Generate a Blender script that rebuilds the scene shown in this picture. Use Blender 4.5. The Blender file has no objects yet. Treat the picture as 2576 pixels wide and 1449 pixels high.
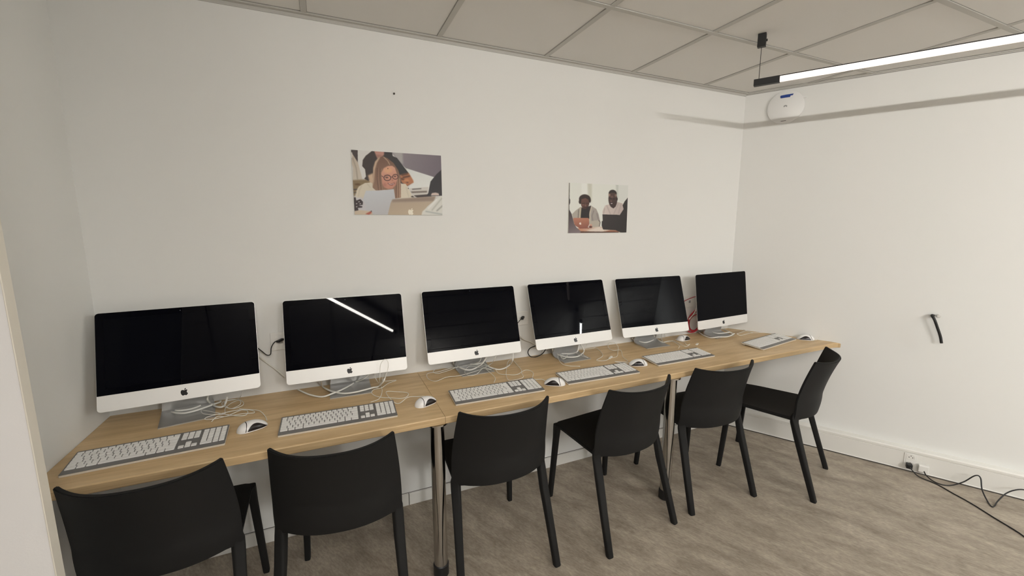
import bpy, bmesh, math, random
import numpy as np
from mathutils import Vector, Matrix

# ---------------------------------------------------------------- camera, world, exposure
scene = bpy.context.scene
COL = scene.collection
PI = math.pi
YAW, PITCH, ROLL = 0.4181, -0.1509, -0.0012
CAM = (-2.7979, -2.1997, 1.5549)
FOC = 1052.53                                  # focal length in pixels of the 2576 wide frame
def cam_axes():
    cy, sy, cp, sp = math.cos(YAW), math.sin(YAW), math.cos(PITCH), math.sin(PITCH)
    f = Vector((sy*cp, cy*cp, sp)); r0 = Vector((cy, -sy, 0)); u0 = r0.cross(f)
    cr, sr = math.cos(ROLL), math.sin(ROLL)
    return cr*r0 + sr*u0, -sr*r0 + cr*u0, f
_r, _u, _f = cam_axes()
cd = bpy.data.cameras.new('camera'); cam = bpy.data.objects.new('camera', cd); COL.objects.link(cam)
cd.sensor_fit = 'HORIZONTAL'; cd.sensor_width = 36.0; cd.lens = FOC/2576*36.0
cd.clip_start = 0.02; cd.clip_end = 60
m = Matrix((_r, _u, -_f)).transposed().to_4x4(); m.translation = Vector(CAM)
cam.matrix_world = m
scene.camera = cam
world = bpy.data.worlds.new('world'); scene.world = world; world.use_nodes = True
world.node_tree.nodes['Background'].inputs[0].default_value = (0.02, 0.025, 0.04, 1)
world.node_tree.nodes['Background'].inputs[1].default_value = 0.3
vs = scene.view_settings
vs.view_transform = 'Standard'; vs.look = 'None'; vs.gamma = 1.0; vs.exposure = 0.24; vs.use_curve_mapping = False
GAIN = (0.036, 5.0, 7.6, 15.5, 0.8, 0.5)          # relative strength of the six lamps
LAMP = 30.0                                    # radiance of the lamp diffusers

# ---------------------------------------------------------------- materials
def srgb(r, g, b):
    f = lambda c: (c/255/12.92) if c/255 <= 0.04045 else ((c/255+0.055)/1.055)**2.4
    return (f(r), f(g), f(b), 1)
def mat(name, col, rough=0.5, metal=0.0, ior=1.45, bump=None, emit=None, estr=0):
    m = bpy.data.materials.new(name); m.use_nodes = True
    nt = m.node_tree; b = nt.nodes['Principled BSDF']
    b.inputs['Base Color'].default_value = col; b.inputs['Roughness'].default_value = rough
    b.inputs['Metallic'].default_value = metal; b.inputs['IOR'].default_value = ior
    if emit:
        b.inputs['Emission Color'].default_value = emit; b.inputs['Emission Strength'].default_value = estr
    if bump:
        sc_, st = bump
        tc = nt.nodes.new('ShaderNodeTexCoord'); n = nt.nodes.new('ShaderNodeTexNoise'); n.inputs['Scale'].default_value = sc_
        n.inputs['Detail'].default_value = 3
        bp = nt.nodes.new('ShaderNodeBump'); bp.inputs['Strength'].default_value = st; bp.inputs['Distance'].default_value = 0.001
        nt.links.new(tc.outputs['Object'], n.inputs['Vector']); nt.links.new(n.outputs['Fac'], bp.inputs['Height'])
        nt.links.new(bp.outputs['Normal'], b.inputs['Normal'])
    return m
def ramp_mat(name, stops, rough, stretch, scale, detail=6, rotz=0.0, bump=0.0, second=None, distort=0.0):
    """noise driven colour, stretched in object space"""
    m = mat(name, stops[0][1], rough); nt = m.node_tree; b = nt.nodes['Principled BSDF']
    tc = nt.nodes.new('ShaderNodeTexCoord'); mp = nt.nodes.new('ShaderNodeMapping')
    mp.inputs['Scale'].default_value = stretch; mp.inputs['Rotation'].default_value = (0, 0, rotz)
    n = nt.nodes.new('ShaderNodeTexNoise'); n.inputs['Scale'].default_value = scale; n.inputs['Detail'].default_value = detail
    n.inputs['Roughness'].default_value = 0.62; n.inputs['Distortion'].default_value = distort
    cr = nt.nodes.new('ShaderNodeValToRGB')
    e = cr.color_ramp.elements
    e[0].position, e[0].color = stops[0]; e[1].position, e[1].color = stops[-1]
    for p, c in stops[1:-1]:
        k = e.new(p); k.color = c
    rot = nt.nodes.new('ShaderNodeMapping'); rot.inputs['Rotation'].default_value = (0, 0, -rotz); mp.inputs['Rotation'].default_value = (0, 0, 0)
    nt.links.new(tc.outputs['Object'], rot.inputs['Vector']); nt.links.new(rot.outputs['Vector'], mp.inputs['Vector']); nt.links.new(mp.outputs['Vector'], n.inputs['Vector'])
    nt.links.new(n.outputs['Fac'], cr.inputs['Fac'])
    out = cr.outputs['Color']
    if second:
        s2, sc2, lo, hi, amt = second
        mp2 = nt.nodes.new('ShaderNodeMapping'); mp2.inputs['Scale'].default_value = s2
        n2 = nt.nodes.new('ShaderNodeTexNoise'); n2.inputs['Scale'].default_value = sc2; n2.inputs['Detail'].default_value = 8
        n2.inputs['Roughness'].default_value = 0.7
        mr = nt.nodes.new('ShaderNodeMapRange'); mr.inputs['From Min'].default_value = 0.3; mr.inputs['From Max'].default_value = 0.7
        mr.inputs['To Min'].default_value = lo; mr.inputs['To Max'].default_value = hi
        mx = nt.nodes.new('ShaderNodeMix'); mx.data_type = 'RGBA'; mx.blend_type = 'MULTIPLY'; mx.inputs['Factor'].default_value = amt
        nt.links.new(rot.outputs['Vector'], mp2.inputs['Vector']); nt.links.new(mp2.outputs['Vector'], n2.inputs['Vector'])
        nt.links.new(n2.outputs['Fac'], mr.inputs['Value'])
        cmb = nt.nodes.new('ShaderNodeCombineColor')
        for k in ('Red', 'Green', 'Blue'): nt.links.new(mr.outputs['Result'], cmb.inputs[k])
        nt.links.new(out, mx.inputs['A']); nt.links.new(cmb.outputs['Color'], mx.inputs['B'])
        out = mx.outputs['Result']
    nt.links.new(out, b.inputs['Base Color'])
    if bump:
        bp = nt.nodes.new('ShaderNodeBump'); bp.inputs['Strength'].default_value = bump; bp.inputs['Distance'].default_value = 0.001
        nt.links.new(n.outputs['Fac'], bp.inputs['Height']); nt.links.new(bp.outputs['Normal'], b.inputs['Normal'])
    return m
M = {}
M['wall'] = mat('wall_paint', (0.80, 0.80, 0.78, 1), 0.75, bump=(220, 0.12))
M['wall_cool'] = mat('partition_paint', (0.80, 0.79, 0.79, 1), 0.7, bump=(220, 0.12))
M['bead'] = mat('corner_bead', (0.74, 0.70, 0.62, 1), 0.55)
M['tile'] = mat('ceiling_tile', (0.74, 0.725, 0.70, 1), 0.9, bump=(900, 0.3))
M['tbar'] = mat('ceiling_grid', (0.52, 0.51, 0.48, 1), 0.7)
M['gap_shade'] = mat('ceiling_gap_shade', (0.30, 0.29, 0.27, 1), 0.9)  # dark grid joints, and the shadow line painted along the wall angles
M['skirt'] = mat('skirting_white', (0.80, 0.79, 0.75, 1), 0.45)
M['plastic_white'] = mat('white_plastic', (0.82, 0.81, 0.78, 1), 0.35)
M['floor'] = ramp_mat('vinyl_floor', [(0.25, srgb(128, 117, 104)), (0.43, srgb(152, 141, 127)), (0.57, srgb(168, 157, 142)), (0.76, srgb(187, 176, 161))],
                      0.5, (1.0, 2.4, 1), 5.0, 10, -1.12, 0.1, second=((1.0, 3.0, 1), 40, 0.66, 1.26, 0.95), distort=0.4)
M['wood'] = ramp_mat('oak_laminate', [(0.3, srgb(188, 158, 116)), (0.5, srgb(206, 177, 134)), (0.72, srgb(219, 193, 151))],
                     0.42, (1.2, 11, 11), 2.6, 7, 0.0, 0.05, second=((3, 60, 60), 6, 0.88, 1.08, 0.8), distort=0.4)
M['wood_edge'] = ramp_mat('oak_edge', [(0.3, srgb(182, 154, 114)), (0.7, srgb(204, 177, 136))], 0.45, (2, 2, 60), 3, 5)
M['chair'] = mat('charcoal_polypropylene', (0.0125, 0.0124, 0.0124, 1), 0.6, ior=1.30, bump=(1200, 0.25))
M['alu'] = mat('brushed_aluminium', (0.80, 0.79, 0.77, 1), 0.42, 0.85)
M['chin'] = mat('light_aluminium', (0.86, 0.85, 0.83, 1), 0.5, 0.35)
M['glass'] = mat('black_display_glass', (0.0012, 0.0013, 0.0030, 1), 0.015, ior=1.17)
M['panel'] = mat('dark_display_panel', (0.0020, 0.0022, 0.0040, 1), 0.02, ior=1.165)
M['logo'] = mat('black_logo', (0.008, 0.008, 0.008, 1), 0.3)
M['lens'] = mat('camera_lens', (0.03, 0.035, 0.05, 1), 0.6)
M['kb'] = mat('grey_keyboard_aluminium', (0.20, 0.195, 0.19, 1), 0.45, 0.3)
M['stand'] = mat('stand_aluminium_darkened', (0.50, 0.50, 0.495, 1), 0.38, 0.7)  # darker than the housing: reflection of the dark screen put into the colour
M['kbedge'] = mat('keyboard_edge', (0.72, 0.68, 0.60, 1), 0.35, 0.2)
M['key'] = mat('white_key', (0.80, 0.79, 0.77, 1), 0.45)
M['mwhite'] = mat('mouse_white', (0.84, 0.83, 0.82, 1), 0.22)
M['mblack'] = mat('mouse_black', (0.012, 0.008, 0.008, 1), 0.25)
M['cable'] = mat('white_cable', (0.80, 0.79, 0.74, 1), 0.4)
M['black'] = mat('black_rubber', (0.012, 0.012, 0.013, 1), 0.45)
M['red'] = mat('red_cable', (0.42, 0.02, 0.035, 1), 0.4)
M['chrome'] = mat('chrome', (0.50, 0.485, 0.46, 1), 0.14, 1.0)
M['lampblack'] = mat('lamp_black', (0.012, 0.012, 0.012, 1), 0.5)
M['blue'] = mat('blue_tape', (0.02, 0.06, 0.28, 1), 0.5)
M['greylogo'] = mat('grey_emblem', (0.32, 0.32, 0.32, 1), 0.4)
M['dark'] = mat('dark_recess', (0.05, 0.045, 0.04, 1), 0.6)
M['ap'] = mat('access_point_white', (0.80, 0.80, 0.79, 1), 0.35)
M['canvas'] = mat('canvas_side', (0.72, 0.69, 0.64, 1), 0.7)
M['rear'] = mat('rear_wall_paint', (0.62, 0.61, 0.60, 1), 0.8)
M['night'] = mat('night_glass', (0.004, 0.005, 0.01, 1), 0.05)
M['frame'] = mat('dark_frame', (0.03, 0.03, 0.03, 1), 0.5)
M['bag'] = mat('clear_plastic', (0.8, 0.78, 0.76, 1), 0.25)
_b = M['bag'].node_tree.nodes['Principled BSDF']; _b.inputs['Alpha'].default_value = 0.22

# ---------------------------------------------------------------- helpers
def obj(name, bm, mats, parent=None, smooth=False, loc=None, rot=None, label=None):
    me = bpy.data.meshes.new(name); bm.normal_update(); bm.to_mesh(me); bm.free()
    o = bpy.data.objects.new(name, me); COL.objects.link(o)
    for k in (mats if isinstance(mats, (list, tuple)) else [mats]): me.materials.append(M[k])
    if parent: o.parent = parent
    if loc is not None: o.location = loc
    if rot is not None: o.rotation_euler = rot
    if smooth is True:
        for p in me.polygons: p.use_smooth = True
    elif smooth:                                   # smooth by angle
        for p in me.polygons: p.use_smooth = True
        me.set_sharp_from_angle(angle=smooth)
    if label: o['label'] = label
    return o
def tag(o, label, cat, group=None):
    o['label'] = label; o['category'] = cat
    if group: o['group'] = group
    return o
def thing(name, label, cat, loc=(0, 0, 0), rotz=0, group=None):
    o = bpy.data.objects.new(name, None); o.empty_display_size = 0.05; COL.objects.link(o)
    o.location = loc; o.rotation_euler = (0, 0, rotz)
    return tag(o, label, cat, group)
def struct(name, bm, mats, parent=None, smooth=False, **k):
    o = obj(name, bm, mats, parent, smooth, **k)
    if not parent: o['kind'] = 'structure'
    return o
def copy_tree(src, parent=None):
    c = src.copy(); COL.objects.link(c); c.parent = parent
    for ch in list(src.children): copy_tree(ch, c)
    return c
def box(bm, lo, hi, mi=0, bev=0.0, mtx=None, seg=2):
    v = [bm.verts.new((x, y, z)) for x in (lo[0], hi[0]) for y in (lo[1], hi[1]) for z in (lo[2], hi[2])]
    idx = ((0, 1, 3, 2), (4, 6, 7, 5), (0, 4, 5, 1), (2, 3, 7, 6), (0, 2, 6, 4), (1, 5, 7, 3))
    fs = [bm.faces.new([v[i] for i in f]) for f in idx]
    for f in fs: f.material_index = mi
    if bev > 0:
        es = list({e for f in fs for e in f.edges})
        r = bmesh.ops.bevel(bm, geom=es, offset=bev, segments=seg, affect='EDGES', profile=0.5)
        for f in r['faces']: f.material_index = mi
        v = list({q for f in r['faces'] for q in f.verts} | {q for q in v if q.is_valid})
    if mtx is not None: bmesh.ops.transform(bm, matrix=mtx, verts=v)
    return v
def loft(bm, rings, closed=True, cap=True, mi=0):
    vr = [[bm.verts.new(p) for p in ring] for ring in rings]
    n = len(vr[0])
    for a, b in zip(vr, vr[1:]):
        for i in range(n if closed else n-1):
            j = (i+1) % n
            f = bm.faces.new((a[i], a[j], b[j], b[i])); f.material_index = mi
    if cap and closed:
        f = bm.faces.new(list(reversed(vr[0]))); f.material_index = mi
        f = bm.faces.new(vr[-1]); f.material_index = mi
    return vr
def cyl(bm, c, r, z0, z1, n=32, mi=0, r1=None, bev=0):
    r1 = r if r1 is None else r1
    prof = [(r, z0), (r1, z1)]
    if bev: prof = [(r-bev, z0), (r, z0+bev), (r1, z1-bev), (r1-bev, z1)]
    loft(bm, [[(c[0]+q*math.cos(2*PI*i/n), c[1]+q*math.sin(2*PI*i/n), z) for i in range(n)] for q, z in prof], mi=mi)
def smooth_path(pts, sub=6):
    P = [Vector(p) for p in pts]
    P = [2*P[0]-P[1]] + P + [2*P[-1]-P[-2]]
    out = []
    for i in range(1, len(P)-2):
        p0, p1, p2, p3 = P[i-1:i+3]
        for k in range(sub):
            t = k/sub
            out.append(0.5*((2*p1)+(p2-p0)*t+(2*p0-5*p1+4*p2-p3)*t*t+(3*p1-p0-3*p2+p3)*t**3))
    out.append(P[-2]); return out
def tube(bm, pts, r, n=8, sub=6, mi=0):
    path = smooth_path(pts, sub) if sub else [Vector(p) for p in pts]
    q = [path[0]]
    for p in path[1:]:
        if (p-q[-1]).length > 1e-4: q.append(p)
    path = q; rings = []; nrm = None
    for i, p in enumerate(path):
        t = (path[min(i+1, len(path)-1)]-path[max(i-1, 0)])
        if t.length < 1e-7: t = Vector((1, 0, 0))
        t.normalize()
        if nrm is None: nrm = t.orthogonal().normalized()
        nrm = (nrm - t*nrm.dot(t))
        if nrm.length < 1e-5: nrm = t.orthogonal()
        nrm.normalize(); b = t.cross(nrm)
        rr = r(i/(len(path)-1)) if callable(r) else r
        rings.append([tuple(p+nrm*rr*math.cos(2*PI*k/n)+b*rr*math.sin(2*PI*k/n)) for k in range(n)])
    loft(bm, rings, mi=mi)
def prism(bm, poly, z0, z1, mi=0, mtx=None):
    a = [bm.verts.new((x, y, z0)) for x, y in poly]; b = [bm.verts.new((x, y, z1)) for x, y in poly]
    n = len(poly); fs = []
    fs.append(bm.faces.new(list(reversed(a)))); fs.append(bm.faces.new(b))
    for i in range(n): fs.append(bm.faces.new((a[i], a[(i+1) % n], b[(i+1) % n], b[i])))
    for f in fs: f.material_index = mi
    if mtx is not None: bmesh.ops.transform(bm, matrix=mtx, verts=a+b)
    return a+b
def rrect(x0, x1, y0, y1, r, n=6, corners=(1, 1, 1, 1)):
    """rounded rectangle, counter-clockwise from the lower left; corners = BL, BR, TR, TL"""
    out = []
    for (cx, cy, a0, on) in ((x0+r, y0+r, PI, corners[0]), (x1-r, y0+r, 1.5*PI, corners[1]), (x1-r, y1-r, 0, corners[2]), (x0+r, y1-r, PI/2, corners[3])):
        if on: out += [(cx+r*math.cos(a0+PI/2*k/n), cy+r*math.sin(a0+PI/2*k/n)) for k in range(n+1)]
        else: out.append((cx+(r if math.cos(a0+PI/4) > 0 else -r), cy+(r if math.sin(a0+PI/4) > 0 else -r)))
    return out
BM = bmesh.new

# ---------------------------------------------------------------- the room
CZ = 2.4685
TH = 1.0550                                     # the right-hand wall leaves the back wall at an obtuse angle
WD = Vector((math.cos(TH), -math.sin(TH), 0))   # along that wall, towards the camera
WN = Vector((-math.sin(TH), -math.cos(TH), 0))  # its normal, into the room
XL = -3.668                                     # left wall
LR = 8.3                                        # length of the right wall
RY = (WD*LR).y                                  # rear wall
def wall_frame(along, up, out):                 # matrix whose x runs along a wall, y up it, z out of it
    return Matrix((along, up, out)).transposed().to_4x4()
RWM = wall_frame(WD, Vector((0, 0, 1)), Vector((-WD.y, WD.x, 0)).cross(Vector((0, 0, 1))) * 0 + WN)
end = WD*LR
bm = BM(); prism(bm, [(-9.0, 0.12), (-9.0, RY-0.1), (end.x+0.4, RY-0.1), (end.x+0.4, RY), (0.3, 0.12)], -0.1, 0.0)
struct('floor', bm, 'floor')
bm = BM(); box(bm, (XL-0.1, 0, 0), (0.12, 0.12, CZ+0.05)); struct('wall_back', bm, 'wall')
bm = BM(); prism(bm, [(0, 0), (end.x, end.y), (end.x-WN.x*0.12, end.y-WN.y*0.12), (-WN.x*0.12+0.0, -WN.y*0.12)], 0, CZ+0.05)
bmesh.ops.recalc_face_normals(bm, faces=bm.faces)
struct('wall_right', bm, 'wall')
bm = BM(); box(bm, (XL-0.1, -0.9, 0), (XL, 0, CZ+0.05)); struct('wall_left', bm, 'wall')
PX = -3.442                                     # free end of the partition that stands nearer the camera
bm = BM(); box(bm, (-9.0, -0.930, 0), (PX-0.003, -0.90, CZ+0.05)); struct('wall_partition', bm, 'wall_cool')
bm = BM(); box(bm, (PX-0.003, -0.932, 0), (PX, -0.90, CZ), bev=0.0012)
struct('trim_1', bm, 'bead')
bm = BM(); box(bm, (-9.1, RY-0.1, 0), (-9.0, -0.90, CZ+0.05)); struct('wall_far_left', bm, 'rear')
bm = BM(); box(bm, (-9.0, RY-0.2, 0), (end.x+0.4, RY-0.1, CZ+0.05)); struct('wall_rear', bm, 'rear')
# dark windows of the rear wall, only ever seen as reflections
for k, (x0, x1) in enumerate(((-5.2, -2.9), (-2.0, 0.3), (1.2, 3.4))):
    bm = BM(); y = RY-0.1
    for a, b in (((x0, y, 0.3), (x0+.06, y+.06, 2.2)), ((x1-.06, y, 0.3), (x1, y+.06, 2.2)), ((x0+.06, y, 0.3), (x1-.06, y+.06, 0.36)),
                 ((x0+.06, y, 2.14), (x1-.06, y+.06, 2.2)), (((x0+x1)/2-.03, y, .36), ((x0+x1)/2+.03, y+.06, 2.14))): box(bm, a, b)
    w = struct('window_%d' % (k+1), bm, 'frame')
    bm = BM(); box(bm, (x0+.06, y+.005, .36), (x1-.06, y+.02, 2.14)); obj('pane', bm, 'night', w)

# ceiling: mineral tiles lying in a 600 mm grid
bm = BM()
box(bm, (-9.0, RY-0.1, CZ+0.004), (end.x+0.4, 0.12, CZ+0.06), mi=0)
gx = [-0.4212-0.6*k + 0.0 for k in range(-9, 15)]
for x in gx:
    if x < -9.0: continue
    box(bm, (x-.012, RY, CZ-0.001), (x+.012, -0.02, CZ+0.005), mi=1)
    for s in (-1, 1): box(bm, (x+s*.0128-.0008, RY, CZ+0.002), (x+s*.0128+.0008, -0.02, CZ+0.0046), mi=2)
k = 0; y = -0.5952
while y > RY:
    xr = WD.x/WD.y*y
    box(bm, (-9.0, y-.012, CZ-0.0016), (xr, y+.012, CZ+0.005), mi=1)
    for s in (-1, 1): box(bm, (-9.0, y+s*.0128-.0008, CZ+0.0018), (xr, y+s*.0128+.0008, CZ+0.0044), mi=2)
    y -= 0.6
struct('ceiling', bm, ['tile', 'tbar', 'gap_shade'])
# wall angles that carry the edge of the ceiling
bm = BM(); box(bm, (XL, -0.022, CZ-0.004), (0, -0.0, CZ+0.002)); box(bm, (XL, -0.004, CZ-0.018), (0, 0, CZ-0.004)); box(bm, (XL, -0.0245, CZ+0.0015), (0, -0.022, CZ+0.0045), mi=1)  # last strip is the shadow line at the angle's edge, as dark colour
struct('trim_2', bm, ['tbar', 'gap_shade'])
bm = BM()
box(bm, (0.0, CZ-0.003, 0), (LR, CZ+0.002, 0.014)); box(bm, (0, CZ-0.009, 0), (LR, CZ-0.003, 0.003)); box(bm, (0, CZ-0.012, 0), (LR, CZ-0.009, 0.0015), mi=1)  # last strip paints the shadow line below the angle
bmesh.ops.transform(bm, matrix=RWM, verts=bm.verts); bmesh.ops.recalc_face_normals(bm, faces=bm.faces)
struct('trim_3', bm, ['tbar', 'gap_shade'])
bm = BM(); box(bm, (XL, -0.9, CZ-0.018), (XL+.004, 0, CZ-0.0)); struct('trim_4', bm, 'tbar')

# skirting of the back wall, with one butt joint
bm = BM(); box(bm, (XL, -0.014, 0), (-2.459, 0, 0.068), bev=0.002); box(bm, (-2.456, -0.014, 0), (0.0, 0, 0.068), bev=0.002)
box(bm, (-2.4592, -0.013, 0.002), (-2.4558, -0.001, 0.066), mi=1)
box(bm, (XL, -0.0025, 0.068), (0, 0, 0.0695), mi=1)
struct('baseboard_back', bm, ['skirt', 'dark'])
bm = BM(); box(bm, (XL, -0.9, 0), (XL+0.014, -0.014, 0.068), bev=0.002); struct('baseboard_left', bm, 'skirt')
# cable trunking of the right wall: a profile swept along the wall
prof = [(0, 0.007), (0.049, 0.007), (0.049, 0.010), (0.047, 0.013), (0.047, 0.118), (0.044, 0.121), (0.044, 0.124), (0.050, 0.127), (0.050, 0.140), (0.044, 0.148), (0, 0.149)]
bm = BM()
loft(bm, [[(s, z, o) for o, z in prof] for s in (0.03, 1.05, LR)])
box(bm, (0.03, 0.0, 0), (LR, 0.007, 0.047), mi=1)  # dark strip standing in for the shadow in the gap under the trunking
bmesh.ops.transform(bm, matrix=RWM, verts=bm.verts); bmesh.ops.recalc_face_normals(bm, faces=bm.faces)
struct('baseboard_right', bm, ['skirt', 'dark'])

# ---------------------------------------------------------------- linear pendant lamps
LD = Vector((0.5045, -0.8634, 0)); LZ = 2.246
def lamp(start, length, label, gain, tint=(1.0, 0.962, 0.90, 1), name='pendant_lamp'):
    """black channel with a wrap-around opal diffuser; local x runs along the lamp"""
    t = thing(name, label, 'lamp', (start[0], start[1], LZ), math.atan2(LD.y, LD.x), 'linear pendant lamps')
    c = 0.110; w = 0.0125
    bm = BM(); box(bm, (c, -w, 0.0115), (length-c, w, 0.016)); 
    obj('housing', bm, 'lampblack', t)
    bm = BM()
    pr = [(-w, 0.0115), (-w*.985, 0.004), (-w*.90, -0.003), (-w*.72, -0.0085), (-w*.40, -0.0115), (0, -0.0125), (w*.40, -0.0115), (w*.72, -0.0085), (w*.90, -0.003), (w*.985, 0.004), (w, 0.0115)]
    loft(bm, [[(x, a, b) for a, b in pr] for x in (c, length-c)]); bmesh.ops.recalc_face_normals(bm, faces=bm.faces)
    key = 'diff%.3f' % gain
    if key not in M: M[key] = mat('lamp_diffuser', (0.9, 0.88, 0.84, 1), 0.5, emit=tint, estr=LAMP*gain)
    obj('diffuser', bm, key, t, smooth=0.8)
    for x0 in (0, length-c):
        bm = BM(); box(bm, (x0, -w-.001, -0.0140), (x0+c, w+.001, 0.0165), bev=0.001); obj('end_cap', bm, 'lampblack', t)
    for x in (0.02, length-0.02):
        bm = BM(); cyl(bm, (x, 0), 0.0014, 0.016, CZ-LZ-0.05, 8); obj('suspension_wire', bm, 'lampblack', t)
        bm = BM(); box(bm, (x-.018, -.013, CZ-LZ-0.058), (x+.018, .013, CZ-LZ+.003), bev=.002); box(bm, (x+.018, -.004, CZ-LZ-.035), (x+.024, .004, CZ-LZ-.025), bev=.001)
        obj('ceiling_mount', bm, 'lampblack', t)
    return t
lamp((-0.797, -0.667), 2.12, 'black linear pendant lamp with glowing white strip hanging near the white access point', GAIN[0], (1.0, 0.82, 0.72, 1))
lamp((-3.10, -2.03), 2.12, 'black linear pendant lamp hanging over the middle of the room', GAIN[1])
lamp((0.86, -3.16), 2.12, 'black linear pendant lamp behind the right edge of the view', GAIN[2], (0.965, 1.0, 0.985, 1))
lamp((-1.59, -4.62), 2.12, 'added fill light, an unseen black linear pendant lamp at the rear of the room', GAIN[3], (1.0, 0.975, 0.935, 1))  # added out of view to raise the general light from behind
lamp((-5.45, -3.30), 2.12, 'added fill light, an unseen black linear pendant lamp at the far left behind the camera', GAIN[4])  # extra lamp, never in view, added to lift the left side
lamp((-7.9, -1.2), 2.12, 'added fill light, an unseen black linear pendant lamp left of the partition', GAIN[5])  # invented source outside the view, added to balance the lighting

# ---------------------------------------------------------------- worktops and their legs
DZ = 0.762; DT = 0.032; DF = -0.585
def worktop(name, label, poly, leg_pts, bottom=0.0):
    t = thing(name, label, 'desk', (leg_pts[0][0], leg_pts[0][1], 0), 0, 'oak worktops along the back wall')
    ox, oy = leg_pts[0]
    bm = BM(); v = prism(bm, [(x-ox, y-oy) for x, y in poly], DZ-DT, DZ)
    for f in bm.faces:
        if abs(f.normal.z) < 0.5: f.material_index = 1
    bm.normal_update()
    for f in bm.faces: f.material_index = 1 if abs(f.normal.z) < 0.5 else 0
    es = [e for e in bm.edges if abs(e.verts[0].co.z-e.verts[1].co.z) < 1e-5 and (e.verts[0].co.y+oy < -0.5 and e.verts[1].co.y+oy < -0.5)]
    bmesh.ops.bevel(bm, geom=es, offset=0.004, segments=2, affect='EDGES', profile=0.5)
    obj('tabletop', bm, ['wood', 'wood_edge'], t)
    for x, y in leg_pts:
        bm = BM(); cyl(bm, (x-ox, y-oy), 0.030, 0.055, DZ-DT-0.004, 40)
        lg = obj('leg', bm, 'chrome', t, smooth=0.8)
        bm = BM(); cyl(bm, (x-ox, y-oy), 0.034, 0.0, 0.062, 40, bev=0.006); obj('leg_foot', bm, 'black', lg, smooth=0.6)
        bm = BM(); cyl(bm, (x-ox, y-oy), 0.048, DZ-DT-0.006, DZ-DT, 32); obj('mounting_plate', bm, 'chrome', lg, smooth=0.6)
    return t
JX = -2.385
def wallx(y): return WD.x/WD.y*y
worktop('desk', 'oak worktop at the left end, carrying the two leftmost computers',
        [(XL+.001, DF), (JX-.0006, DF), (JX-.0006, -.001), (XL+.001, -.001)], [(-2.412, -0.545)])
worktop('desk', 'oak worktop running from the joint to the right-hand wall, carrying four computers',
        [(JX+.0006, DF), (0.28, DF-.003), (0.317, DF-.012), (0.327, DF-.035+.012), (wallx(-0.56)-.002, -0.56), (-.002, -.001), (JX+.0006, -.001)],
        [(-1.106, -0.548)])

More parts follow.
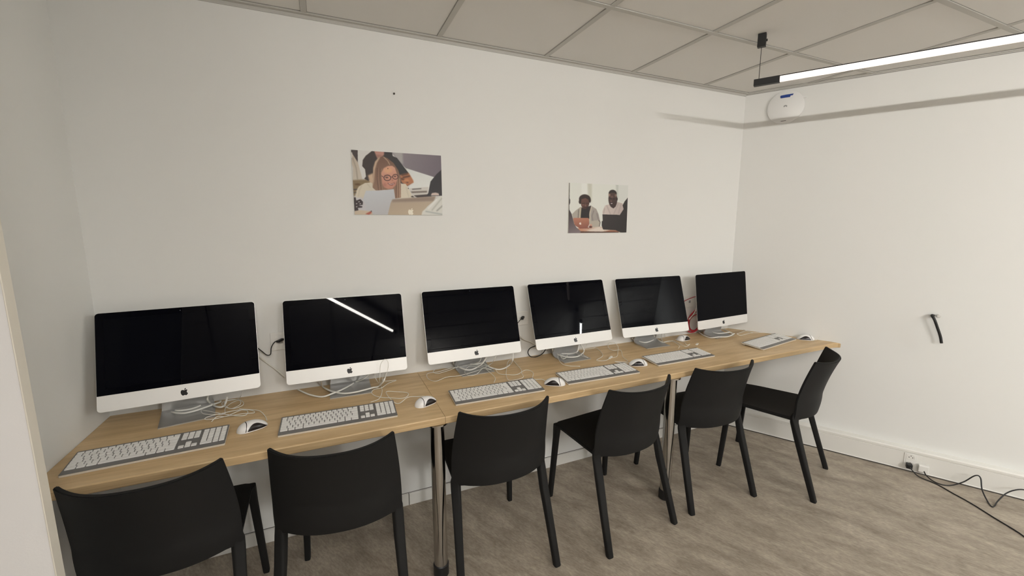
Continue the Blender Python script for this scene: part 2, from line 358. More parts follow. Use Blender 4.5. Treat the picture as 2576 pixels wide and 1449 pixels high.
# ---------------------------------------------------------------- moulded chairs
def chair_parts(root):
    NS, NT = 28, 22
    def back_pt(s, t):
        zb = 0.446
        w = 0.2235 - 0.018*t**1.6 + 0.003*math.sin(PI*t)
        z = zb + t*(0.792-zb)
        yc = -0.190 - 0.080*t**1.75 - 0.006*math.sin(PI*min(1, t*3))
        dep = 0.084 + 0.006*t
        a = abs(s)
        y = yc + dep*(a**2.3)
        z += 0.010*t**6*a**5 - 0.026*(1-t)**6*max(0, (a-0.78)/0.22)**2
        return Vector((s*w, y, z))
    bm = BM()
    g = [[back_pt(-1+2*i/NS, j/NT) for i in range(NS+1)] for j in range(NT+1)]
    def nrm(j, i):
        a = g[j][min(i+1, NS)]-g[j][max(i-1, 0)]; b = g[min(j+1, NT)][i]-g[max(j-1, 0)][i]
        return a.cross(b).normalized()          # points to -y (outside)
    th = 0.0065
    F = [[bm.verts.new(g[j][i]+nrm(j, i)*th) for i in range(NS+1)] for j in range(NT+1)]
    B = [[bm.verts.new(g[j][i]-nrm(j, i)*th) for i in range(NS+1)] for j in range(NT+1)]
    for j in range(NT):
        for i in range(NS):
            bm.faces.new((F[j][i], F[j][i+1], F[j+1][i+1], F[j+1][i])); bm.faces.new((B[j][i], B[j+1][i], B[j+1][i+1], B[j][i+1]))
    for i in range(NS):
        bm.faces.new((F[0][i], B[0][i], B[0][i+1], F[0][i+1])); bm.faces.new((F[NT][i], F[NT][i+1], B[NT][i+1], B[NT][i]))
    for j in range(NT):
        bm.faces.new((F[j][0], F[j+1][0], B[j+1][0], B[j][0])); bm.faces.new((F[j][NS], B[j][NS], B[j+1][NS], F[j+1][NS]))
    bmesh.ops.recalc_face_normals(bm, faces=bm.faces)
    bmesh.ops.bevel(bm, geom=[e for e in bm.edges if e.calc_face_angle(0) > 1.0], offset=0.003, segments=2, affect='EDGES')
    obj('backrest', bm, 'chair', root, smooth=0.7)
    # seat: a dished plate, rear edge following the curve of the back
    bm = BM(); N, K = 24, 18; top = []; bot = []
    for j in range(K+1):
        t = j/K; rt = []; rb = []
        for i in range(N+1):
            s = -1+2*i/N
            hw = 0.214 - 0.020*t
            yb = -0.182 + 0.080*abs(s)**2.3
            fr = 0.262 - 0.020*max(0, (abs(s)-0.80)/0.20)**2.2
            y = yb + (fr-yb)*t; x = s*hw
            z = 0.455 - 0.010*(1-abs(s)**2.5)*math.sin(PI*min(1, t*1.05+0.02)) - 0.006*t**8
            rt.append(bm.verts.new((x, y, z))); rb.append(bm.verts.new((x*0.995, y*0.998, z-0.020)))
        top.append(rt); bot.append(rb)
    for j in range(K):
        for i in range(N):
            bm.faces.new((top[j][i], top[j][i+1], top[j+1][i+1], top[j+1][i])); bm.faces.new((bot[j][i], bot[j+1][i], bot[j+1][i+1], bot[j][i+1]))
    for i in range(N):
        bm.faces.new((top[0][i], bot[0][i], bot[0][i+1], top[0][i+1])); bm.faces.new((top[K][i], top[K][i+1], bot[K][i+1], bot[K][i]))
    for j in range(K):
        bm.faces.new((top[j][0], top[j+1][0], bot[j+1][0], bot[j][0])); bm.faces.new((top[j][N], bot[j][N], bot[j+1][N], top[j+1][N]))
    bmesh.ops.recalc_face_normals(bm, faces=bm.faces)
    bmesh.ops.bevel(bm, geom=[e for e in bm.edges if e.calc_face_angle(0) > 1.0], offset=0.004, segments=2, affect='EDGES')
    obj('seat', bm, 'chair', root, smooth=0.7)
    def leg(path):                              # (centre, half width along x, half depth along y, yaw)
        bm = BM(); rings = []
        for (c, a, b, yw) in path:
            ring = []
            for (x, y) in rrect(-a, a, -b, b, min(a, b)*0.55, 4):
                ring.append((c[0]+x*math.cos(yw)-y*math.sin(yw), c[1]+x*math.sin(yw)+y*math.cos(yw), c[2]))
            rings.append(ring)
        loft(bm, rings); bmesh.ops.recalc_face_normals(bm, faces=bm.faces)
        return bm
    for s in (-1, 1):
        top_in = back_pt(s*0.93, 0.10)
        P = [((s*0.2105, -0.118, 0.484), 0.013, 0.0075, s*0.95), ((s*0.2075, -0.114, 0.456), 0.021, 0.012, s*0.75), ((s*0.2075, -0.116, 0.426), 0.0205, 0.0155, s*0.5),
             ((s*0.2105, -0.143, 0.33), 0.0195, 0.0170, s*0.3), ((s*0.2185, -0.190, 0.18), 0.0175, 0.0160, s*0.2), ((s*0.2265, -0.2465, 0.004), 0.0158, 0.0145, s*0.1), ((s*0.2265, -0.2467, 0.0), 0.0148, 0.0135, s*0.1)]
        obj('leg', leg(P[::-1]), 'chair', root, smooth=0.8)
        P = [((s*0.186, 0.236, 0.447), 0.017, 0.020, 0), ((s*0.187, 0.237, 0.43), 0.017, 0.020, 0), ((s*0.190, 0.240, 0.37), 0.0150, 0.0165, 0), ((s*0.199, 0.253, 0.18), 0.014, 0.015, 0),
             ((s*0.2075, 0.2655, 0.004), 0.0125, 0.0135, 0), ((s*0.2075, 0.2655, 0.0), 0.0115, 0.0125, 0)]
        obj('leg', leg(P[::-1]), 'chair', root, smooth=0.8)
CH = [(-3.349, -0.466, -0.035, 'charcoal moulded plastic chair at the leftmost computer, beside the partition'),
      (-2.792, -0.495, -0.127, 'charcoal moulded plastic chair second from the left, left of the nearer chrome desk leg'),
      (-2.137, -0.465, -0.010, 'charcoal moulded plastic chair just right of the nearer chrome desk leg'),
      (-1.462, -0.504, 0.107, 'charcoal moulded plastic chair just left of the farther chrome desk leg'),
      (-0.831, -0.482, -0.066, 'charcoal moulded plastic chair just right of the farther chrome desk leg'),
      (-0.249, -0.604, 0.395, 'charcoal moulded plastic chair pulled out at an angle near the right wall')]
first = None
for x, y, a, lab in CH:
    if first is None:
        c = thing('chair', lab, 'chair'); chair_parts(c); first = c
    else: c = copy_tree(first)
    c.location = (x, y, 0); c.rotation_euler = (0, 0, a); tag(c, lab, 'chair', 'charcoal chairs along the worktop')

# ---------------------------------------------------------------- computers
SW, SH, CHIN = 0.528, 0.378, 0.061
def apple(scale):
    """outline of the fruit emblem with its bite, and its leaf, centred at the origin, y up"""
    def bez(p0, p1, p2, p3, n=8):
        return [tuple((1-t)**3*a+3*(1-t)**2*t*b+3*(1-t)*t*t*c+t**3*d for a, b, c, d in zip(p0, p1, p2, p3)) for t in (k/n for k in range(n))]
    body = []
    body += bez((0, .30), (-.10, .30), (-.18, .38), (-.28, .38))
    body += bez((-.28, .38), (-.44, .38), (-.52, .18), (-.50, -.04))
    body += bez((-.50, -.04), (-.48, -.30), (-.32, -.55), (-.20, -.55))
    body += bez((-.20, -.55), (-.12, -.55), (-.08, -.49), (0.01, -.49))
    body += bez((0.01, -.49), (.10, -.49), (.14, -.55), (.22, -.55))
    body += bez((.22, -.55), (.32, -.55), (.43, -.36), (.47, -.24))
    body += bez((.47, -.24), (.28, -.14), (.24, .12), (.42, .26))
    body += bez((.42, .26), (.36, .35), (.28, .38), (.20, .38))
    body += bez((.20, .38), (.12, .38), (.07, .30), (0, .30))
    leaf = bez((-.02, .36), (-.03, .50), (.08, .62), (.22, .64)) + bez((.22, .64), (.23, .50), (.13, .37), (-.02, .36))
    return [(x*scale, y*scale) for x, y in body], [(x*scale, y*scale) for x, y in leaf]
def flatshape(bm, poly, z0, z1, mtx, mi=0):
    a = [bm.verts.new((x, y, z0)) for x, y in poly]; b = [bm.verts.new((x, y, z1)) for x, y in poly]
    n = len(poly)
    for vs_ in (a, b):
        es = [bm.edges.new((vs_[i], vs_[(i+1) % n])) for i in range(n)]
        r = bmesh.ops.triangle_fill(bm, edges=es, use_beauty=True)
        for g_ in r['geom']:
            if isinstance(g_, bmesh.types.BMFace): g_.material_index = mi
    for i in range(n):
        f = bm.faces.new((a[i], a[(i+1) % n], b[(i+1) % n], b[i])); f.material_index = mi
    bmesh.ops.transform(bm, matrix=mtx, verts=a+b)
def computer_parts(root, tilt, zb, stand_back=0.105, foot_yaw=0.0):
    """root at desk level under the lower edge of the face; local +y is towards the wall"""
    # frame of the face: x right, Y up along the tilted face, Z out of the face (towards the viewer)
    up = Vector((0, math.sin(tilt), math.cos(tilt))); out = Vector((0, -math.cos(tilt), math.sin(tilt)))
    T = Matrix((Vector((1, 0, 0)), up, out)).transposed().to_4x4(); T.translation = Vector((0, 0, zb))
    W2 = SW/2; R = 0.013
    bm = BM()                                    # aluminium back shell, thin at the rim and bulging in the middle
    prev = []
    out_pts = rrect(-W2, W2, 0, SH, R, 6)
    cx, cy = 0, SH/2
    # densify the outline
    dens = []
    for a, b in zip(out_pts, out_pts[1:]+out_pts[:1]):
        L = math.hypot(b[0]-a[0], b[1]-a[1]); n = max(1, int(L/0.03))
        dens += [(a[0]+(b[0]-a[0])*k/n, a[1]+(b[1]-a[1])*k/n) for k in range(n)]
    rings = [[(x, y, -0.0005) for x, y in dens], [(x, y, -0.0050) for x, y in dens]]
    for f in (0.97, 0.9, 0.8, 0.68, 0.54, 0.4, 0.26, 0.12):
        rings.append([(cx+(x-cx)*f, cy+(y-cy)*f, -0.005-0.034*(1-f**2)**0.9) for x, y in dens])
    loft(bm, rings); bmesh.ops.transform(bm, matrix=T, verts=bm.verts); bmesh.ops.recalc_face_normals(bm, faces=bm.faces)
    hs = obj('housing', bm, 'alu', root, smooth=0.6)
    bm = BM(); prism(bm, rrect(-W2+.0008, W2-.0008, CHIN, SH-.0008, R-.0008, 8, (0, 0, 1, 1)), -0.0005, 0.0012)
    bmesh.ops.transform(bm, matrix=T, verts=bm.verts); bmesh.ops.recalc_face_normals(bm, faces=bm.faces)
    gl = obj('display_glass', bm, 'glass', root)
    bm = BM(); prism(bm, rrect(-W2+.026, W2-.026, CHIN+.024, SH-.026, 0.001, 2), 0.0012, 0.00135)
    bmesh.ops.transform(bm, matrix=T, verts=bm.verts); bmesh.ops.recalc_face_normals(bm, faces=bm.faces)
    obj('display_panel', bm, 'panel', gl)
    bm = BM(); prism(bm, [(0.0022*math.cos(2*PI*k/16), SH-.013+0.0022*math.sin(2*PI*k/16)) for k in range(16)], 0.0012, 0.0016)
    bmesh.ops.transform(bm, matrix=T, verts=bm.verts); bmesh.ops.recalc_face_normals(bm, faces=bm.faces)
    obj('webcam_lens', bm, 'lens', gl)
    bm = BM(); prism(bm, rrect(-W2+.0003, W2-.0003, 0.0003, CHIN-.0006, R-.0003, 8, (1, 1, 0, 0)), -0.0005, 0.0010)
    bmesh.ops.transform(bm, matrix=T, verts=bm.verts); bmesh.ops.recalc_face_normals(bm, faces=bm.faces)
    cn = obj('chin', bm, 'chin', root)
    bm = BM(); b_, l_ = apple(0.0245)
    T2 = T @ Matrix.Translation((0, CHIN/2-.001, 0))
    flatshape(bm, b_, 0.0009, 0.0013, T2); flatshape(bm, l_, 0.0009, 0.0013, T2); bmesh.ops.recalc_face_normals(bm, faces=bm.faces)
    obj('logo', bm, 'logo', cn)
    # stand: one bent plate, wide foot and a neck rising to the hinge
    F = Matrix.Rotation(foot_yaw, 4, 'Z')
    yb = stand_back
    prof = [(-0.030, 0.0035, 0.0035), (0.00, 0.0038, 0.0038), (0.06, 0.0045, 0.0045), (yb-0.012, 0.006, 0.006)]
    path = [(-0.020, 0.0022), (0.03, 0.0030), (yb-0.03, 0.0045), (yb-0.008, 0.010), (yb+0.002, 0.022)]
    yt = (0.195-zb)*math.tan(tilt)+0.027         # the neck ends at the hinge behind the display
    path += [(yb+0.002+(yt-yb-0.002)*q, z) for q, z in ((0.16, 0.05), (0.46, 0.10), (0.76, 0.15), (1.0, 0.195))]
    hw = [0.0925, 0.0925, 0.0925, 0.0915, 0.090, 0.086, 0.079, 0.073, 0.068]
    tk = [0.002, 0.0028, 0.0038, 0.0045, 0.0042, 0.0035, 0.003, 0.003, 0.003]
    bm = BM(); rings = []
    for i, ((y, z), h, t) in enumerate(zip(path, hw, tk)):
        a = path[max(0, i-1)]; b = path[min(len(path)-1, i+1)]
        d = Vector((b[0]-a[0], b[1]-a[1])).normalized(); n = (-d.y, d.x)
        rings.append([(-h, y-n[0]*t, z-n[1]*t), (h, y-n[0]*t, z-n[1]*t), (h, y+n[0]*t, z+n[1]*t), (-h, y+n[0]*t, z+n[1]*t)])
    loft(bm, rings)
    mz = min(v.co.z for v in bm.verts)
    for v in bm.verts: v.co.z -= mz
    bmesh.ops.transform(bm, matrix=F, verts=bm.verts); bmesh.ops.recalc_face_normals(bm, faces=bm.faces)
    obj('stand', bm, 'stand', root, smooth=0.5)
MON = [(-3.356, -0.193, 0.856, 0.087, 0.311, 'slim all-in-one computer with black screen, leftmost of the six', 0.10),
       (-2.729, -0.176, 0.849, -0.008, 0.283, 'slim all-in-one computer whose black screen mirrors a diagonal white lamp', 0.0),
       (-2.091, -0.149, 0.846, 0.017, 0.293, 'slim all-in-one computer just right of the worktop joint, white cables heaped under it', 0.0),
       (-1.488, -0.181, 0.856, 0.022, 0.330, 'slim all-in-one computer with a black cable looping out at its left', 0.0),
       (-0.855, -0.161, 0.846, -0.052, 0.307, 'slim all-in-one computer standing left of the red cable coil', 0.0),
       (-0.249, -0.164, 0.840, 0.055, 0.135, 'slim all-in-one computer in the room corner, right of the red cable coil', 0.0)]
COMP = []
for x, y, z, yw, tl, lab, fy in MON:
    c = thing('computer', lab, 'computer', (x, y, DZ), yw, 'all-in-one computers on the worktop')
    computer_parts(c, tl, z-DZ, stand_back=0.118 if tl > .2 else 0.088, foot_yaw=fy); COMP.append(c)

# ---------------------------------------------------------------- keyboards
U = 0.01905
def key_layout():
    """(x centre, y centre, width, depth) of every key; x from the left edge of the key field, y up from its front row"""
    K = []
    def row(y, x0, ws, h=1.0):
        x = x0
        for w in ws:
            if w > 0: K.append((x+w/2, y, w, h))
            x += abs(w)
    NAV, PAD = 15.35, 18.7
    row(0.5, 0, [1.5, 1.25, 1.5, 6.5, 1.5, 1.25, 1.5]); row(0.5, NAV, [1]*3); row(0.5, PAD, [2, 1])
    row(1.5, 0, [1.25]+[1]*11+[2.75]); row(1.5, NAV+1, [1]); row(1.5, PAD, [1]*3)
    row(2.5, 0, [1.75]+[1]*12+[1.25]); row(2.5, PAD, [1]*4)
    row(3.5, 0, [1.5]+[1]*12+[1.5]); row(3.5, NAV, [1]*3); row(3.5, PAD, [1]*4)
    row(4.5, 0, [1]*13+[2]); row(4.5, NAV, [1]*3); row(4.5, PAD, [1]*4)
    K.append((PAD+3.5, 1.0, 1, 2.0))
    row(5.33, 0, [15/14]*14, 0.6); row(5.33, NAV, [1]*3, 0.6); row(5.33, PAD, [1]*4, 0.6)
    return K
_keymesh = {}
def key_mesh(w, h):
    k = (round(w, 3), round(h, 3))
    if k not in _keymesh:
        bm = BM(); a, b = w*U/2-0.00155, h*U/2-0.00155
        loft(bm, [[(x, y, 0) for x, y in rrect(-a, a, -b, b, 0.0016, 2)], [(x, y, 0.0018) for x, y in rrect(-a, a, -b, b, 0.0016, 2)],
                  [(x, y, 0.0024) for x, y in rrect(-a+.0005, a-.0005, -b+.0005, b-.0005, 0.0012, 2)]])
        me = bpy.data.meshes.new('key'); bm.to_mesh(me); bm.free(); me.materials.append(M['key']); _keymesh[k] = me
    return _keymesh[k]
KW, KD = 0.440, 0.142
def keyboard_parts(root):
    ang = math.atan2(0.011, KD)
    T = Matrix.Translation((0, -KD/2, 0.0045)) @ Matrix.Rotation(ang, 4, 'X')
    bm = BM(); prism(bm, rrect(-KW/2, KW/2, 0, KD, 0.004, 4), -0.0035, 0.0035)
    for f in bm.faces: f.material_index = 0 if f.normal.z > 0.5 else 0
    bm.normal_update()
    for f in bm.faces: f.material_index = 0 if f.normal.z > 0.5 else 1
    bmesh.ops.transform(bm, matrix=T, verts=bm.verts)
    obj('case', bm, ['kb', 'kbedge'], root)
    bm = BM(); a = [(-KW/2+.01, 0), (-KW/2+.01, 0.012), (KW/2-.01, 0.012), (KW/2-.01, 0)]
    box(bm, (-KW/2+.015, KD/2-.018, 0), (KW/2-.015, KD/2-.006, 0.0118)); obj('rear_foot', bm, 'kbedge', root)
    bm = BM(); box(bm, (-KW/2+.015, -KD/2+.004, 0), (KW/2-.015, -KD/2+.010, 0.003)); obj('front_foot', bm, 'kbedge', root)
    x0 = -22.7*U/2; y0 = 0.0255
    for x, y, w, h in key_layout():
        o = bpy.data.objects.new('key', key_mesh(w, h)); COL.objects.link(o); o.parent = root
        o.matrix_local = T @ Matrix.Translation((x0+x*U, y0+y*U, 0.0035))
KB = [(-3.400, -0.422, 0.055, 'grey full-size keyboard with white keys at the leftmost computer'),
      (-2.785, -0.431, -0.019, 'grey full-size keyboard with white keys in front of the screen that mirrors a lamp'),
      (-2.094, -0.439, -0.032, 'grey full-size keyboard with white keys just right of the worktop joint'),
      (-1.512, -0.434, -0.030, 'grey full-size keyboard with white keys between two mice that point left'),
      (-0.904, -0.396, -0.006, 'grey full-size keyboard with white keys before the computer left of the red coil'),
      (-0.093, -0.399, 0.153, 'grey full-size keyboard with white keys set askew near the right wall')]
KEYB = []; kfirst = None
for x, y, a, lab in KB:
    if kfirst is None:
        c = thing('keyboard', lab, 'keyboard'); keyboard_parts(c); kfirst = c
    else: c = copy_tree(kfirst)
    c.location = (x, y, DZ); c.rotation_euler = (0, 0, a); tag(c, lab, 'keyboard', 'keyboards on the worktop'); KEYB.append(c)

# ---------------------------------------------------------------- mice
def mouse_parts(root):
    L = 0.054
    def hw(x):
        q = x/L
        return 0.0310*max(0, 1-abs(q)**(2.6 if q < 0 else 2.0))**0.5*(1-0.06*math.cos(q*3)) 
    def hh(x):
        q = (x+0.006)/(L+0.006) if x > -0.006 else (x+0.006)/(L-0.006)
        return 0.034*max(0.0, 1-abs(q)**(2.0 if q > 0 else 2.4))**0.62
    def S(x, th, off=0.0):                       # a point of the shell; th 0..pi from the +y side over the top
        w = hw(x)+off; h = hh(x)+off
        c, s = math.cos(th), math.sin(th)
        return Vector((x, w*math.copysign(abs(c)**0.85, c), 0.0015+h*s**0.9))
    bm = BM(); rings = []
    for k in range(33):
        x = -L*0.999*math.cos(PI*k/32)
        rings.append([tuple(S(x, PI*i/24)) for i in range(25)])
    vr = loft(bm, rings, closed=True, cap=True)
    bmesh.ops.remove_doubles(bm, verts=bm.verts, dist=1e-5); bmesh.ops.recalc_face_normals(bm, faces=bm.faces)
    obj('shell', bm, 'mwhite', root, smooth=0.9)
    for s in (1, -1):                            # dark crescent-shaped side grips
        bm = BM(); NX = 22; rows = []
        for k in range(NX+1):
            x = -0.024+0.075*k/NX; e = math.sin(PI*min(1, (k/NX)**0.85))
            a0 = 0.10-0.02*e; a1 = 0.12+0.78*e
            row_ = []
            for i in range(7):
                th = a0+(a1-a0)*i/6
                if s < 0: th = PI-th
                row_.append(bm.verts.new(S(x, th, 0.0006)))
            rows.append(row_)
        for a, b in zip(rows, rows[1:]):
            for i in range(6): bm.faces.new((a[i], a[i+1], b[i+1], b[i]))
        bmesh.ops.recalc_face_normals(bm, faces=bm.faces)
        obj('side_grip', bm, 'mblack', root, smooth=True)
    bm = BM(); A = []; B = []
    for i in range(25):
        th = 0.10+(PI-0.20)*i/24; x = -0.031+0.010*math.sin(th)
        A.append(bm.verts.new(S(x-.0012, th, 0.0005))); B.append(bm.verts.new(S(x+.0014, th, 0.0005)))
    for i in range(24): bm.faces.new((A[i], A[i+1], B[i+1], B[i]))
    bmesh.ops.recalc_face_normals(bm, faces=bm.faces)
    obj('shell_seam', bm, 'mblack', root)
    bm = BM(); box(bm, (-0.03, -0.016, 0), (0.03, 0.016, 0.0025)); obj('glide_pad', bm, 'mblack', root)
MS = [(-3.104, -0.376, 0.40, 'white wired mouse with black crescent grips right of the leftmost keyboard'),
      (-2.432, -0.426, 0.42, 'white wired mouse with black crescent grips just left of the worktop joint'),
      (-1.791, -0.458, 2.62, 'white wired mouse pointing left between the two middle keyboards'),
      (-1.212, -0.398, 2.80, 'white wired mouse pointing left beside the keyboard before the red coil computer'),
      (-0.570, -0.112, 0.05, 'white wired mouse pushed back under the computer next to the red cable coil'),
      (0.208, -0.452, 2.45, 'white wired mouse with its cable looped over it against the right wall')]
MICE = []; mfirst = None
for x, y, a, lab in MS:
    if mfirst is None:
        c = thing('mouse', lab, 'mouse'); mouse_parts(c); mfirst = c
    else: c = copy_tree(mfirst)
    c.location = (x, y, DZ); c.rotation_euler = (0, 0, a); tag(c, lab, 'mouse', 'mice on the worktop'); MICE.append(c)

